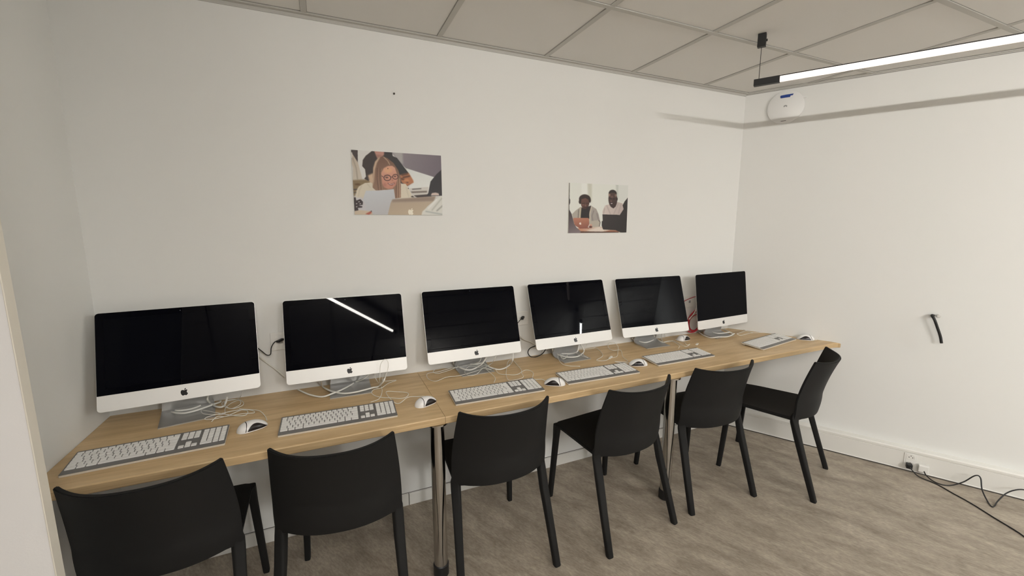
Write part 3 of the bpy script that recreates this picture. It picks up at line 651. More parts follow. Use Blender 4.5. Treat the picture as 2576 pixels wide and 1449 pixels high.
# ---------------------------------------------------------------- cables, traced on the worktop in metres
C = {
 'pw1a': [(-3.301, -0.1, 0.83), (-3.299, -0.12, 0.815), (-3.304, -0.063, 0.766), (-3.272, -0.116, 0.766), (-3.249, -0.126, 0.766), (-3.244, -0.09, 0.766), (-3.236, -0.08, 0.802)],
 'pw1b': [(-3.47, -0.02, 0.779), (-3.455, -0.06, 0.766), (-3.422, -0.111, 0.766), (-3.386, -0.132, 0.766), (-3.354, -0.127, 0.766), (-3.326, -0.113, 0.766), (-3.29, -0.081, 0.766), (-3.271, -0.044, 0.766), (-3.279, -0.02, 0.772)],
 'pw1c': [(-3.454, -0.04, 0.766), (-3.42, -0.092, 0.766), (-3.395, -0.098, 0.766), (-3.362, -0.092, 0.766), (-3.332, -0.067, 0.766), (-3.32, -0.022, 0.766)],
 'kb1': [(-3.17, -0.1, 0.831), (-3.177, -0.12, 0.812), (-3.208, -0.037, 0.766), (-3.246, -0.038, 0.766), (-3.258, -0.073, 0.766), (-3.248, -0.111, 0.766), (-3.209, -0.15, 0.766), (-3.175, -0.132, 0.766), (-3.178, -0.086, 0.766), (-3.209, -0.031, 0.766), (-3.247, -0.032, 0.766), (-3.248, -0.088, 0.766), (-3.218, -0.135, 0.766), (-3.185, -0.117, 0.766), (-3.196, -0.066, 0.766), (-3.227, -0.064, 0.766), (-3.236, -0.138, 0.766), (-3.229, -0.192, 0.766), (-3.259, -0.199, 0.766), (-3.307, -0.168, 0.766), (-3.322, -0.131, 0.766), (-3.298, -0.147, 0.766), (-3.254, -0.191, 0.766), (-3.177, -0.236, 0.766), (-3.146, -0.23, 0.766), (-3.147, -0.198, 0.766), (-3.185, -0.181, 0.766), (-3.237, -0.189, 0.766), (-3.283, -0.218, 0.766), (-3.287, -0.23, 0.766), (-3.258, -0.238, 0.766), (-3.216, -0.208, 0.766), (-3.167, -0.184, 0.766), (-3.129, -0.196, 0.766), (-3.118, -0.227, 0.766), (-3.16, -0.228, 0.766), (-3.222, -0.216, 0.766), (-3.247, -0.229, 0.766), (-3.263, -0.251, 0.766)],
 'ms1': [(-3.182, -0.164, 0.766), (-3.162, -0.173, 0.766), (-3.128, -0.195, 0.766), (-3.096, -0.226, 0.766), (-3.072, -0.277, 0.766), (-3.059, -0.332, 0.766)],
 'pw2a': [(-2.962, -0.02, 0.771), (-2.934, -0.078, 0.766), (-2.9, -0.128, 0.766), (-2.854, -0.163, 0.766), (-2.807, -0.163, 0.766), (-2.757, -0.121, 0.766), (-2.704, -0.061, 0.766), (-2.665, -0.12, 0.812), (-2.637, -0.1, 0.826)],
 'pw2b': [(-2.855, -0.1, 0.824), (-2.854, -0.02, 0.767), (-2.835, -0.101, 0.766), (-2.802, -0.151, 0.766), (-2.76, -0.184, 0.766), (-2.712, -0.191, 0.766), (-2.672, -0.181, 0.766), (-2.631, -0.17, 0.766), (-2.603, -0.145, 0.766), (-2.582, -0.2, 0.816), (-2.565, -0.16, 0.838)],
 'kb2': [(-2.62, -0.15, 0.841), (-2.615, -0.19, 0.823), (-2.593, -0.102, 0.766), (-2.601, -0.21, 0.833), (-2.598, -0.21, 0.866), (-2.594, -0.205, 0.896), (-2.583, -0.205, 0.916), (-2.57, -0.205, 0.921), (-2.559, -0.205, 0.907), (-2.561, -0.21, 0.876), (-2.577, -0.21, 0.835), (-2.588, -0.105, 0.766), (-2.593, -0.209, 0.766), (-2.608, -0.273, 0.766), (-2.626, -0.305, 0.766), (-2.656, -0.32, 0.766)],
 'ms2': [(-2.567, -0.15, 0.835), (-2.585, -0.18, 0.809), (-2.509, -0.083, 0.766), (-2.553, -0.12, 0.766), (-2.59, -0.166, 0.766), (-2.629, -0.193, 0.766), (-2.642, -0.23, 0.766), (-2.618, -0.275, 0.766), (-2.564, -0.313, 0.766), (-2.518, -0.333, 0.766), (-2.49, -0.312, 0.766), (-2.487, -0.271, 0.766), (-2.528, -0.236, 0.766), (-2.577, -0.224, 0.766), (-2.564, -0.346, 0.766), (-2.54, -0.376, 0.766), (-2.494, -0.337, 0.766), (-2.444, -0.339, 0.766), (-2.402, -0.356, 0.766), (-2.384, -0.387, 0.766)],
 'pw3a': [(-2.212, -0.1, 0.836), (-2.182, -0.02, 0.785), (-2.17, -0.029, 0.766), (-2.159, -0.086, 0.766), (-2.125, -0.118, 0.766), (-2.078, -0.096, 0.766), (-2.055, -0.13, 0.807), (-2.024, -0.11, 0.831)],
 'pw3b': [(-1.881, -0.15, 0.846), (-1.897, -0.18, 0.818), (-1.883, -0.112, 0.766), (-1.931, -0.154, 0.766), (-1.972, -0.153, 0.766), (-2.01, -0.118, 0.766), (-2.026, -0.048, 0.766), (-2.072, -0.046, 0.766), (-2.122, -0.02, 0.771), (-2.15, -0.02, 0.792)],
 'kb3': [(-2.057, -0.12, 0.838), (-2.081, -0.14, 0.819), (-2.118, -0.043, 0.766), (-2.189, -0.055, 0.766), (-2.235, -0.02, 0.773), (-2.274, -0.02, 0.778), (-2.306, -0.037, 0.766), (-2.287, -0.071, 0.766), (-2.216, -0.052, 0.766), (-2.15, -0.038, 0.766), (-2.077, -0.061, 0.766), (-2.024, -0.155, 0.766), (-2.022, -0.164, 0.766), (-2.053, -0.125, 0.766), (-2.108, -0.066, 0.766), (-2.156, -0.129, 0.766), (-2.155, -0.194, 0.766), (-2.111, -0.19, 0.766), (-2.051, -0.134, 0.766), (-2.036, -0.2, 0.766), (-2.039, -0.277, 0.766), (-2.063, -0.319, 0.766)],
 'ms3': [(-1.981, -0.15, 0.848), (-2.001, -0.17, 0.834), (-1.988, -0.083, 0.766), (-2.074, -0.133, 0.766), (-2.191, -0.17, 0.766), (-2.263, -0.162, 0.766), (-2.325, -0.179, 0.766), (-2.353, -0.137, 0.766), (-2.351, -0.083, 0.766), (-2.331, -0.051, 0.766), (-2.285, -0.063, 0.766), (-2.185, -0.04, 0.766), (-2.075, -0.054, 0.766), (-1.998, -0.132, 0.766), (-1.993, -0.219, 0.766), (-1.954, -0.261, 0.766), (-1.912, -0.271, 0.766), (-1.868, -0.233, 0.766), (-1.847, -0.128, 0.766), (-1.833, -0.029, 0.766), (-1.872, -0.06, 0.766), (-1.941, -0.192, 0.766), (-1.974, -0.275, 0.766), (-1.976, -0.324, 0.766), (-1.904, -0.326, 0.766), (-1.878, -0.254, 0.766), (-1.848, -0.234, 0.766), (-1.824, -0.245, 0.766), (-1.827, -0.293, 0.766), (-1.86, -0.35, 0.766), (-1.854, -0.375, 0.766), (-1.825, -0.385, 0.766), (-1.814, -0.411, 0.766)],
 'pw4a': [(-1.59, -0.08, 0.813), (-1.548, -0.02, 0.772), (-1.536, -0.048, 0.766), (-1.513, -0.08, 0.766), (-1.47, -0.099, 0.766), (-1.454, -0.14, 0.8), (-1.432, -0.12, 0.835)],
 'pw4b': [(-1.552, -0.062, 0.766), (-1.549, -0.106, 0.766), (-1.521, -0.149, 0.766), (-1.468, -0.163, 0.766), (-1.393, -0.112, 0.766), (-1.409, -0.14, 0.807), (-1.421, -0.12, 0.837)],
 'kb4': [(-1.442, -0.02, 0.778), (-1.478, -0.02, 0.769), (-1.542, -0.088, 0.766), (-1.572, -0.166, 0.766), (-1.536, -0.152, 0.766), (-1.481, -0.073, 0.766), (-1.483, -0.028, 0.766), (-1.52, -0.055, 0.766), (-1.554, -0.124, 0.766), (-1.551, -0.165, 0.766), (-1.502, -0.085, 0.766), (-1.535, -0.07, 0.766), (-1.582, -0.132, 0.766), (-1.603, -0.219, 0.766), (-1.585, -0.264, 0.766), (-1.539, -0.303, 0.766)],
 'ms4': [(-1.378, -0.13, 0.835), (-1.414, -0.145, 0.766), (-1.425, -0.212, 0.766), (-1.442, -0.133, 0.766), (-1.415, -0.036, 0.766), (-1.449, -0.02, 0.769), (-1.405, -0.02, 0.767), (-1.283, -0.037, 0.766), (-1.242, -0.032, 0.766), (-1.263, -0.115, 0.766), (-1.308, -0.193, 0.766), (-1.385, -0.24, 0.766), (-1.345, -0.268, 0.766), (-1.28, -0.237, 0.766), (-1.229, -0.228, 0.766), (-1.174, -0.167, 0.766), (-1.093, -0.063, 0.766), (-1.092, -0.02, 0.781), (-1.132, -0.02, 0.779), (-1.169, -0.065, 0.766), (-1.183, -0.129, 0.766), (-1.131, -0.141, 0.766), (-1.197, -0.243, 0.766), (-1.236, -0.336, 0.766), (-1.278, -0.327, 0.766), (-1.307, -0.31, 0.766), (-1.279, -0.346, 0.766), (-1.238, -0.374, 0.766)],
 'pw5': [(-0.943, -0.02, 0.797), (-0.925, -0.02, 0.78), (-0.907, -0.041, 0.766), (-0.889, -0.09, 0.766), (-0.811, -0.071, 0.766), (-0.742, -0.02, 0.774), (-0.832, -0.1, 0.832)],
 'kb5': [(-0.781, -0.12, 0.831), (-0.682, -0.02, 0.767), (-0.775, -0.128, 0.766), (-0.761, -0.066, 0.766), (-0.728, -0.02, 0.772), (-0.705, -0.035, 0.766), (-0.76, -0.121, 0.766), (-0.694, -0.11, 0.766), (-0.691, -0.152, 0.766), (-0.718, -0.219, 0.766), (-0.776, -0.267, 0.766)],
 'ms5': [(-0.754, -0.12, 0.828), (-0.669, -0.036, 0.766), (-0.743, -0.046, 0.766), (-0.781, -0.125, 0.766), (-0.713, -0.129, 0.766), (-0.66, -0.112, 0.766), (-0.702, -0.251, 0.766), (-0.617, -0.212, 0.766), (-0.663, -0.23, 0.766), (-0.616, -0.159, 0.766), (-0.637, -0.108, 0.766), (-0.588, -0.087, 0.766)],
 'pw6a': [(-0.322, -0.02, 0.773), (-0.367, -0.098, 0.766), (-0.377, -0.168, 0.766), (-0.337, -0.2, 0.766), (-0.267, -0.217, 0.766), (-0.172, -0.186, 0.766), (-0.125, -0.145, 0.766), (-0.134, -0.109, 0.766), (-0.09, -0.03, 0.766)],
 'pw6b': [(-0.23, -0.02, 0.782), (-0.255, -0.071, 0.766), (-0.249, -0.127, 0.766), (-0.172, -0.14, 0.766), (-0.12, -0.115, 0.766)],
 'kb6': [(-0.068, -0.02, 0.769), (0.03, -0.02, 0.782), (0.1, -0.02, 0.76), (0.022, -0.147, 0.766), (0.036, -0.186, 0.766), (-0.031, -0.203, 0.766), (-0.11, -0.198, 0.766), (-0.144, -0.192, 0.766), (-0.085, -0.163, 0.766), (0.016, -0.144, 0.766), (0.01, -0.205, 0.766), (0.091, -0.21, 0.766), (0.131, -0.244, 0.766), (0.138, -0.263, 0.766)],
 'ms6': [(0.167, -0.412, 0.766), (0.227, -0.395, 0.766), (0.311, -0.372, 0.766), (0.369, -0.358, 0.766), (0.424, -0.354, 0.766), (0.391, -0.408, 0.766), (0.341, -0.461, 0.766), (0.284, -0.494, 0.766), (0.227, -0.505, 0.766), (0.206, -0.415, 0.766)],
 'wall1': [(-3.02, -0.03, 1.021), (-3.04, -0.03, 1.016), (-3.056, -0.03, 0.992), (-3.062, -0.03, 0.96), (-3.077, -0.03, 0.958), (-3.095, -0.03, 0.978), (-3.106, -0.05, 0.999)],
 'wall1w': [(-3.121, -0.04, 0.975), (-3.089, -0.015, 0.925), (-3.044, -0.015, 0.875), (-3.012, -0.03, 0.842)],
 'wall3': [(-1.77, -0.03, 1.012), (-1.786, -0.03, 0.997), (-1.805, -0.05, 0.991)],
 'wall3w': [(-1.798, -0.05, 0.92), (-1.752, -0.02, 0.877), (-1.712, -0.02, 0.858), (-1.676, -0.04, 0.843)],
 'black4': [(-1.671, -0.03, 0.834), (-1.717, -0.03, 0.821), (-1.73, -0.03, 0.795), (-1.706, -0.021, 0.766), (-1.673, -0.035, 0.766), (-1.624, -0.02, 0.776), (-1.614, -0.05, 0.82)],
 'wht5': [(-0.382, -0.04, 0.972), (-0.407, -0.04, 0.922), (-0.453, -0.04, 0.881)],
}
def cable(name, keys, parent, r, mi='cable', jitter=0.0, seed=1):
    """a tube in world coordinates, parented so that it stays with the thing it belongs to"""
    bm = BM(); rnd = random.Random(seed)
    for k in keys:
        pts = [Vector(p) for p in C[k]]
        for q in pts:
            if q.z < 0.775 and q.z > 0.7:
                q.z = DZ+r+0.0005+rnd.random()*jitter
                for cx, cy, *_ in MON:           # lies on top of a computer's foot
                    if abs(q.x-cx) < 0.115 and -0.055 < q.y-cy < 0.13: q.z += 0.008
        tube(bm, pts, r, 8, 7)
    if parent is None: return obj(name, bm, mi, smooth=True)
    bpy.context.view_layer.update()
    bmesh.ops.transform(bm, matrix=parent.matrix_world.inverted(), verts=bm.verts)
    return obj(name, bm, mi, parent, smooth=True)
for k, up in ((2, .012), (3, .026), (4, .036), (5, .034), (6, .022), (7, .008)):
    q = C['ms6'][k]; C['ms6'][k] = (q[0], q[1], DZ+.017+up)   # the loop lies over the mouse
bpy.context.view_layer.update()
PWR = [['pw1a', 'pw1b', 'pw1c'], ['pw2a', 'pw2b'], ['pw3a', 'pw3b'], ['pw4a', 'pw4b'], ['pw5'], ['pw6a', 'pw6b']]
for i in range(6):
    for k in PWR[i]: cable('power_cord', [k], COMP[i], 0.0040, jitter=0.004, seed=i)
    cable('cable', ['kb%d' % (i+1)], KEYB[i], 0.0015, jitter=0.008, seed=10+i)
    cable('cable', ['ms%d' % (i+1)], MICE[i], 0.0015, jitter=0.007, seed=20+i)
def plug_at(parent, a, b, w, h, name='connector', mi='cable'):
    a, b = Vector(a), Vector(b); d = b-a; L = d.length; d.normalize()
    side = d.cross(Vector((0, 0, 1))).normalized(); up = side.cross(d)
    T = Matrix((d, side, up)).transposed().to_4x4(); T.translation = a
    bm = BM(); box(bm, (0, -w/2, -h/2), (L, w/2, h/2), bev=min(w, h)*.2, mtx=T)
    if parent:
        bmesh.ops.transform(bm, matrix=parent.matrix_world.inverted(), verts=bm.verts)
    bmesh.ops.recalc_face_normals(bm, faces=bm.faces)
    return obj(name, bm, mi, parent)
plug_at(MICE[3], (-1.30, -0.250, DZ+.006), (-1.262, -0.222, DZ+.006), 0.012, 0.006)
plug_at(MICE[4], (-0.600, -0.250, DZ+.006), (-0.568, -0.232, DZ+.006), 0.012, 0.006)
plug_at(KEYB[5], (-0.158, -0.165, DZ+.006), (-0.118, -0.150, DZ+.006), 0.012, 0.006)

# ---------------------------------------------------------------- wall sockets and leads of the back wall
def socket(x, z, label):
    t = thing('wall_socket', label, 'socket', (x, 0, z-.0425), 0, 'white sockets on the back wall')
    bm = BM(); box(bm, (-.0425, -.009, 0), (.0425, 0, .085), bev=.0025); obj('cover_plate', bm, 'plastic_white', t)
    bm = BM(); box(bm, (-.0225, -.0105, .020), (.0225, -.009, .065), bev=.0006); m_ = obj('socket_module', bm, 'plastic_white', t)
    bm = BM(); box(bm, (-.009, -.0108, .032), (.009, -.0104, .049)); obj('port', bm, 'greylogo', m_)
    return t
socket(-3.018, 1.012, 'white square wall socket between the two leftmost computers')
socket(-1.760, 1.005, 'white square wall socket just left of the computer with a black cable loop')
socket(-0.425, 1.005, 'white square wall socket between the last two computers, above the red coil')
def lead(name, key, label, cat, r, mi, plug=None, group=None):
    t = thing(name, label, cat, C[key][0]); bpy.context.view_layer.update()
    cable('cord', [key] if isinstance(key, str) else key, t, r, mi)
    if plug: plug_at(t, plug[0], plug[1], plug[2], plug[3], 'plug', mi)
    return t
lead('power_lead', 'wall1', 'thin black lead plugged into the wall socket right of the leftmost computer', 'cable', 0.0022, 'black', ((-3.030, -.036, 1.017), (-3.008, -.010, 1.021), .014, .010))
lead('wall_cable', 'wall1w', 'white cable hanging down the wall right of the leftmost computer', 'cable', 0.0030, 'cable')
lead('power_lead', 'wall3', 'short black lead plugged into the wall socket in the middle of the wall', 'cable', 0.0022, 'black', ((-1.772, -.034, 1.009), (-1.752, -.010, 1.013), .016, .012))
lead('wall_cable', 'wall3w', 'white cable drooping along the wall behind the middle computers', 'cable', 0.0030, 'cable')
lead('black_cable', 'black4', 'black cable looping down onto the worktop left of the fourth computer', 'cable', 0.0030, 'black')
tag(cable('white_cable', ['wht5'], None, 0.0035), 'white cable slanting behind the red coil', 'cable')
C['redcoil'] = []
for k in range(15*4+4):                          # four loose turns of different size standing against the wall
    a = 2*PI*k/15; j = k/15
    rx = (0.046, 0.074, 0.058, 0.086, 0.08)[int(j)]*(1-(j % 1))+(0.074, 0.058, 0.086, 0.05, 0.05)[int(j)]*(j % 1)
    rz = (0.072, 0.092, 0.062, 0.085, 0.08)[int(j)]*(1-(j % 1))+(0.092, 0.062, 0.085, 0.07, 0.07)[int(j)]*(j % 1)
    C['redcoil'].append((-0.372-0.012*math.cos(j*2)+rx*math.cos(a)+0.25*rz*math.sin(a), -0.010-0.007*j, DZ+0.006+rz+rz*math.sin(a)+0.012*(j % 2)))
C['redtail'] = [(-0.560, -0.02, 0.985), (-0.491, -0.016, 1.010), (-0.453, -0.016, 1.022), (-0.415, -0.016, 1.031), (-0.366, -0.016, 1.038), (-0.30, -0.016, 1.03)]
t = thing('network_cable', 'coil of red network cable standing against the wall between the last two computers', 'cable', (-0.39, -0.02, DZ))
bpy.context.view_layer.update()
cable('coil', ['redcoil'], t, 0.0036, 'red')
tag(cable('network_cable', ['redtail'], None, 0.0026, 'red'), 'thin red cable stretched along the wall above the red coil', 'cable')

# ---------------------------------------------------------------- right-hand wall: access point, cable stub, trunking sockets, leads
def on_right(s, z, o=0.0):
    p = WD*s+WN*o; return Vector((p.x, p.y, z))
t = thing('access_point', 'round white wireless access point high on the right wall with blue tape on it', 'access point'); t.matrix_world = Matrix.Identity(4)
APM = wall_frame(WD, Vector((0, 0, 1)), WN); APM.translation = on_right(0.249, 2.337)
Rr = 0.106
t.location = APM.translation; bpy.context.view_layer.update()
Rel = Matrix.Translation(-APM.translation) @ APM
def ap_surf(x, y): return 0.020+0.018*max(0, 1-(x*x+y*y)/Rr**2)**0.8
def disc_profile(bm, prof, n=72):
    rings = [[(r*math.cos(2*PI*k/n), r*math.sin(2*PI*k/n), z) for k in range(n)] for r, z in prof]
    loft(bm, rings)
bm = BM(); disc_profile(bm, [(Rr*.9, 0), (Rr*.96, .004), (Rr, .012)]+[(Rr*math.sqrt(1-q*q*.9999), .020+.018*(q*q)**.8) for q in (0.02, .12, .25, .4, .55, .7, .82, .92, .98)][::1])
bmesh.ops.transform(bm, matrix=Rel, verts=bm.verts); bmesh.ops.recalc_face_normals(bm, faces=bm.faces)
obj('cover', bm, 'ap', t, smooth=0.8)
def on_dome(bm, poly, off, th=0.0004):
    a = [bm.verts.new((x, y, ap_surf(x, y)+off)) for x, y in poly]; b = [bm.verts.new((x, y, ap_surf(x, y)+off+th)) for x, y in poly]
    bm.faces.new(b); n = len(poly)
    for i in range(n): bm.faces.new((a[i], a[(i+1) % n], b[(i+1) % n], b[i]))
bm = BM(); on_dome(bm, [(-.031, .058), (.022, .058), (.024, .067), (.036, .068), (.040, .078), (.0, .078), (-.033, .076), (-.035, .068)], .0022)
bmesh.ops.transform(bm, matrix=Rel, verts=bm.verts); bmesh.ops.recalc_face_normals(bm, faces=bm.faces); obj('tape', bm, 'blue', t, label='torn strip of blue tape')
bm = BM()
for k in range(8):                               # a fan of petals
    a = math.radians(8+k*(164/7)); L = 0.0125 if 0 < k < 7 else 0.010; w = 0.0024
    d = (math.cos(a), math.sin(a)); n = (-d[1], d[0])
    pl = [(d[0]*r+n[0]*q, d[1]*r+n[1]*q-.002) for r, q in ((.003, 0), (L*.55, -w*.8), (L*.88, -w), (L, 0), (L*.88, w), (L*.55, w*.8))]
    on_dome(bm, pl, .0004)
bmesh.ops.transform(bm, matrix=Rel, verts=bm.verts); bmesh.ops.recalc_face_normals(bm, faces=bm.faces); obj('emblem', bm, 'greylogo', t)
bm = BM(); on_dome(bm, [(-.020, -.091), (.010, -.091), (.010, -.088), (-.020, -.088)], .0006)
bmesh.ops.transform(bm, matrix=Rel, verts=bm.verts); bmesh.ops.recalc_face_normals(bm, faces=bm.faces); obj('slot', bm, 'dark', t)
bm = BM(); box(bm, (.088, .045, .004), (.112, .058, .016), bev=.002)
bmesh.ops.transform(bm, matrix=Rel, verts=bm.verts); bmesh.ops.recalc_face_normals(bm, faces=bm.faces); obj('latch_tab', bm, 'ap', t)

t = thing('cable_stub', 'short black cable poking out of the right wall above the trunking', 'cable', tuple(on_right(1.115, 1.012)))
bpy.context.view_layer.update()
C['stub'] = [tuple(on_right(1.112, 1.006, -.002)), tuple(on_right(1.102, 1.008, .028)), tuple(on_right(1.113, 0.985, .042)), tuple(on_right(1.130, 0.94, .040)), tuple(on_right(1.148, 0.89, .036)), tuple(on_right(1.158, 0.848, .036))]
cable('cord', ['stub'], t, 0.0075, 'black')
bm = BM(); cyl(bm, (0, 0), 0.0095, 0, 0.030, 20, bev=.002)
T = wall_frame(WD, Vector((0, 0, 1)), WN); T.translation = on_right(1.128, 1.010, 0.012)
bmesh.ops.transform(bm, matrix=Matrix.Translation(-t.location) @ T, verts=bm.verts); obj('grey_plug', bm, 'alu', t, smooth=0.7, label='grey metal plug end')

# double socket set into the trunking
t = thing('trunking_socket', 'white double power socket set into the cable trunking of the right wall', 'socket', tuple(on_right(1.10, 0.025, .047)))
bpy.context.view_layer.update(); TS = wall_frame(WD, Vector((0, 0, 1)), WN)
bm = BM(); box(bm, (-.030, 0, 0), (.030, .098, .004), bev=.001); bmesh.ops.transform(bm, matrix=TS, verts=bm.verts); bmesh.ops.recalc_face_normals(bm, faces=bm.faces); obj('frame', bm, 'plastic_white', t)
for zc in (.026, .072):
    bm = BM(); box(bm, (-.0225, zc-.0222, .004), (.0225, zc+.0222, .0055), bev=.0006)
    n = 28; disc = [(0.0185*math.cos(2*PI*k/n), zc+0.0185*math.sin(2*PI*k/n)) for k in range(n)]
    bmesh.ops.transform(bm, matrix=TS, verts=bm.verts); bmesh.ops.recalc_face_normals(bm, faces=bm.faces); sm = obj('socket_module', bm, 'plastic_white', t)
    bm = BM(); loft(bm, [[(x, y, z) for x, y in [(r*math.cos(2*PI*k/n), zc+r*math.sin(2*PI*k/n)) for k in range(n)]] for r, z in ((.0195, .0055), (.0195, .0066), (.0172, .0066), (.0165, .0058))])
    bmesh.ops.transform(bm, matrix=TS, verts=bm.verts); bmesh.ops.recalc_face_normals(bm, faces=bm.faces); obj('rim', bm, 'skirt', sm)
    bm = BM()
    for hx, hy, hr in ((-.0085, 0, .0028), (.0085, 0, .0028), (0, .010, .0026)): loft(bm, [[(hx+hr*math.cos(2*PI*k/12), zc+hy+hr*math.sin(2*PI*k/12), z) for k in range(12)] for z in (.0057, .0063)])
    bmesh.ops.transform(bm, matrix=TS, verts=bm.verts); bmesh.ops.recalc_face_normals(bm, faces=bm.faces); obj('contact_hole', bm, 'dark', sm)
def floor_lead(key, label, mi, plug_c, size, pmi):
    t = thing('power_lead', label, 'cable', plug_c); bpy.context.view_layer.update()
    cable('cord', [key], t, 0.0032, mi)
    bm = BM(); w, h, d = size; box(bm, (-w/2, -h/2, 0), (w/2, h/2, d), bev=min(size)*.15)
    bmesh.ops.transform(bm, matrix=TS, verts=bm.verts); bmesh.ops.recalc_face_normals(bm, faces=bm.faces); obj('plug', bm, pmi, t)
C['flA'] = [tuple(on_right(1.095, .048, .085)), (0.470, -1.011, 0.028), (0.470, -1.045, 0.008), (0.481, -1.121, 0.0035), (0.454, -1.2, 0.0035), (0.425, -1.291, 0.0035), (0.374, -1.397, 0.0035), (0.34, -1.476, 0.0035), (0.315, -1.517, 0.0035), (0.24, -1.60, 0.0035), (0.15, -1.75, 0.0035)]
C['flB'] = [tuple(on_right(1.162, .040, .078)), (0.510, -1.062, 0.016), (0.500, -1.10, 0.004), (0.505, -1.140, 0.0035), (0.541, -1.168, 0.008), (0.568, -1.205, 0.045), (0.588, -1.240, 0.100), (0.590, -1.262, 0.098), (0.560, -1.285, 0.045), (0.527, -1.322, 0.006), (0.491, -1.350, 0.0035), (0.520, -1.352, 0.0035), (0.570, -1.347, 0.012), (0.641, -1.353, 0.042), (0.665, -1.376, 0.071), (0.682, -1.405, 0.087), (0.685, -1.452, 0.090), (0.69, -1.53, 0.06), (0.68, -1.66, 0.0035), (0.66, -1.80, 0.0035)]
floor_lead('flA', 'black power lead running from the trunking socket straight across the floor', 'black', tuple(on_right(1.095, .047, .0535)), (.030, .030, .032), 'black')
floor_lead('flB', 'black power lead with a white plug that humps up beside the trunking', 'black', tuple(on_right(1.160, .050, .0535)), (.048, .044, .026), 'plastic_white')
bm = BM()
loft(bm, [[(-2.447+.0045*math.cos(2*PI*k/12), y, 2.183+.0045*math.sin(2*PI*k/12)) for k in range(12)] for y in (0, -.006)]); bmesh.ops.recalc_face_normals(bm, faces=bm.faces)
tag(obj('nail', bm, 'dark'), 'tiny dark nail alone high on the back wall', 'nail')

# ---------------------------------------------------------------- photo prints: colours painted into a fine mesh, as printed on the panel
class Paint:
    def __init__(s, quad, W, H, base):
        """quad: the four corners (TL, TR, BR, BL) of the sketch frame the shapes are given in"""
        s.W, s.H = W, H; s.ss = 2
        w, h = W*2, H*2
        src = [(0, 0), (1, 0), (1, 1), (0, 1)]
        A = []; b = []
        for (u, v), (x, y) in zip(src, quad):
            A.append([u, v, 1, 0, 0, 0, -x*u, -x*v]); b.append(x); A.append([0, 0, 0, u, v, 1, -y*u, -y*v]); b.append(y)
        hm = np.linalg.solve(np.array(A, float), np.array(b, float))
        uu, vv = np.meshgrid((np.arange(w)+.5)/w, (np.arange(h)+.5)/h)
        den = hm[6]*uu+hm[7]*vv+1
        s.X = (hm[0]*uu+hm[1]*vv+hm[2])/den; s.Y = (hm[3]*uu+hm[4]*vv+hm[5])/den
        s.img = np.zeros((h, w, 3)); s.img[:] = base
    def mask(s, poly):
        x, y = s.X, s.Y; ins = np.zeros(x.shape, bool); n = len(poly)
        for i in range(n):
            (x0, y0), (x1, y1) = poly[i], poly[(i+1) % n]
            if y0 == y1: continue
            c = ((y0 > y) != (y1 > y)) & (x < (x1-x0)*(y-y0)/(y1-y0)+x0)
            ins ^= c
        return ins
    def soft(s, m, r):
        m = m.astype(float)
        if r <= 0: return m
        k = np.ones(2*r+1)/(2*r+1)
        for _ in range(2):
            m = np.apply_along_axis(lambda q: np.convolve(np.pad(q, r, mode='edge'), k, 'valid'), 0, m)
            m = np.apply_along_axis(lambda q: np.convolve(np.pad(q, r, mode='edge'), k, 'valid'), 1, m)
        return m
    def put(s, m, col, col2=None, ax=None, soft=1, a=1.0):
        m = s.soft(m, soft)*a
        c = np.array(col, float)
        if col2 is not None:                     # gradient between two printed colours, ax = (x0, y0, x1, y1)
            x0, y0, x1, y1 = ax; L = (x1-x0)**2+(y1-y0)**2
            t = np.clip(((s.X-x0)*(x1-x0)+(s.Y-y0)*(y1-y0))/L, 0, 1)[..., None]
            c = c*(1-t)+np.array(col2, float)*t
        s.img = s.img*(1-m[..., None])+c*m[..., None]
    def poly(s, p, col, **k): s.put(s.mask(p), col, **k)
    def ell(s, cx, cy, rx, ry, col, rot=0, **k):
        dx, dy = s.X-cx, s.Y-cy; c, n = math.cos(rot), math.sin(rot)
        s.put(((dx*c+dy*n)/rx)**2+((-dx*n+dy*c)/ry)**2 < 1, col, **k)
    def ring(s, cx, cy, rx, ry, w, col, **k):
        d = ((s.X-cx)/rx)**2+((s.Y-cy)/ry)**2; d2 = ((s.X-cx)/(rx-w))**2+((s.Y-cy)/(ry-w))**2
        s.put((d < 1) & (d2 > 1), col, **k)
    def line(s, pts, w, col, **k):
        m = np.zeros(s.X.shape, bool)
        for (x0, y0), (x1, y1) in zip(pts, pts[1:]):
            L = (x1-x0)**2+(y1-y0)**2+1e-9; t = np.clip(((s.X-x0)*(x1-x0)+(s.Y-y0)*(y1-y0))/L, 0, 1)
            m |= (s.X-x0-t*(x1-x0))**2+(s.Y-y0-t*(y1-y0))**2 < (w/2)**2
        s.put(m, col, **k)
    def result(s):
        h, w, _ = s.img.shape
        return s.img.reshape(h//2, 2, w//2, 2, 3).mean((1, 3))
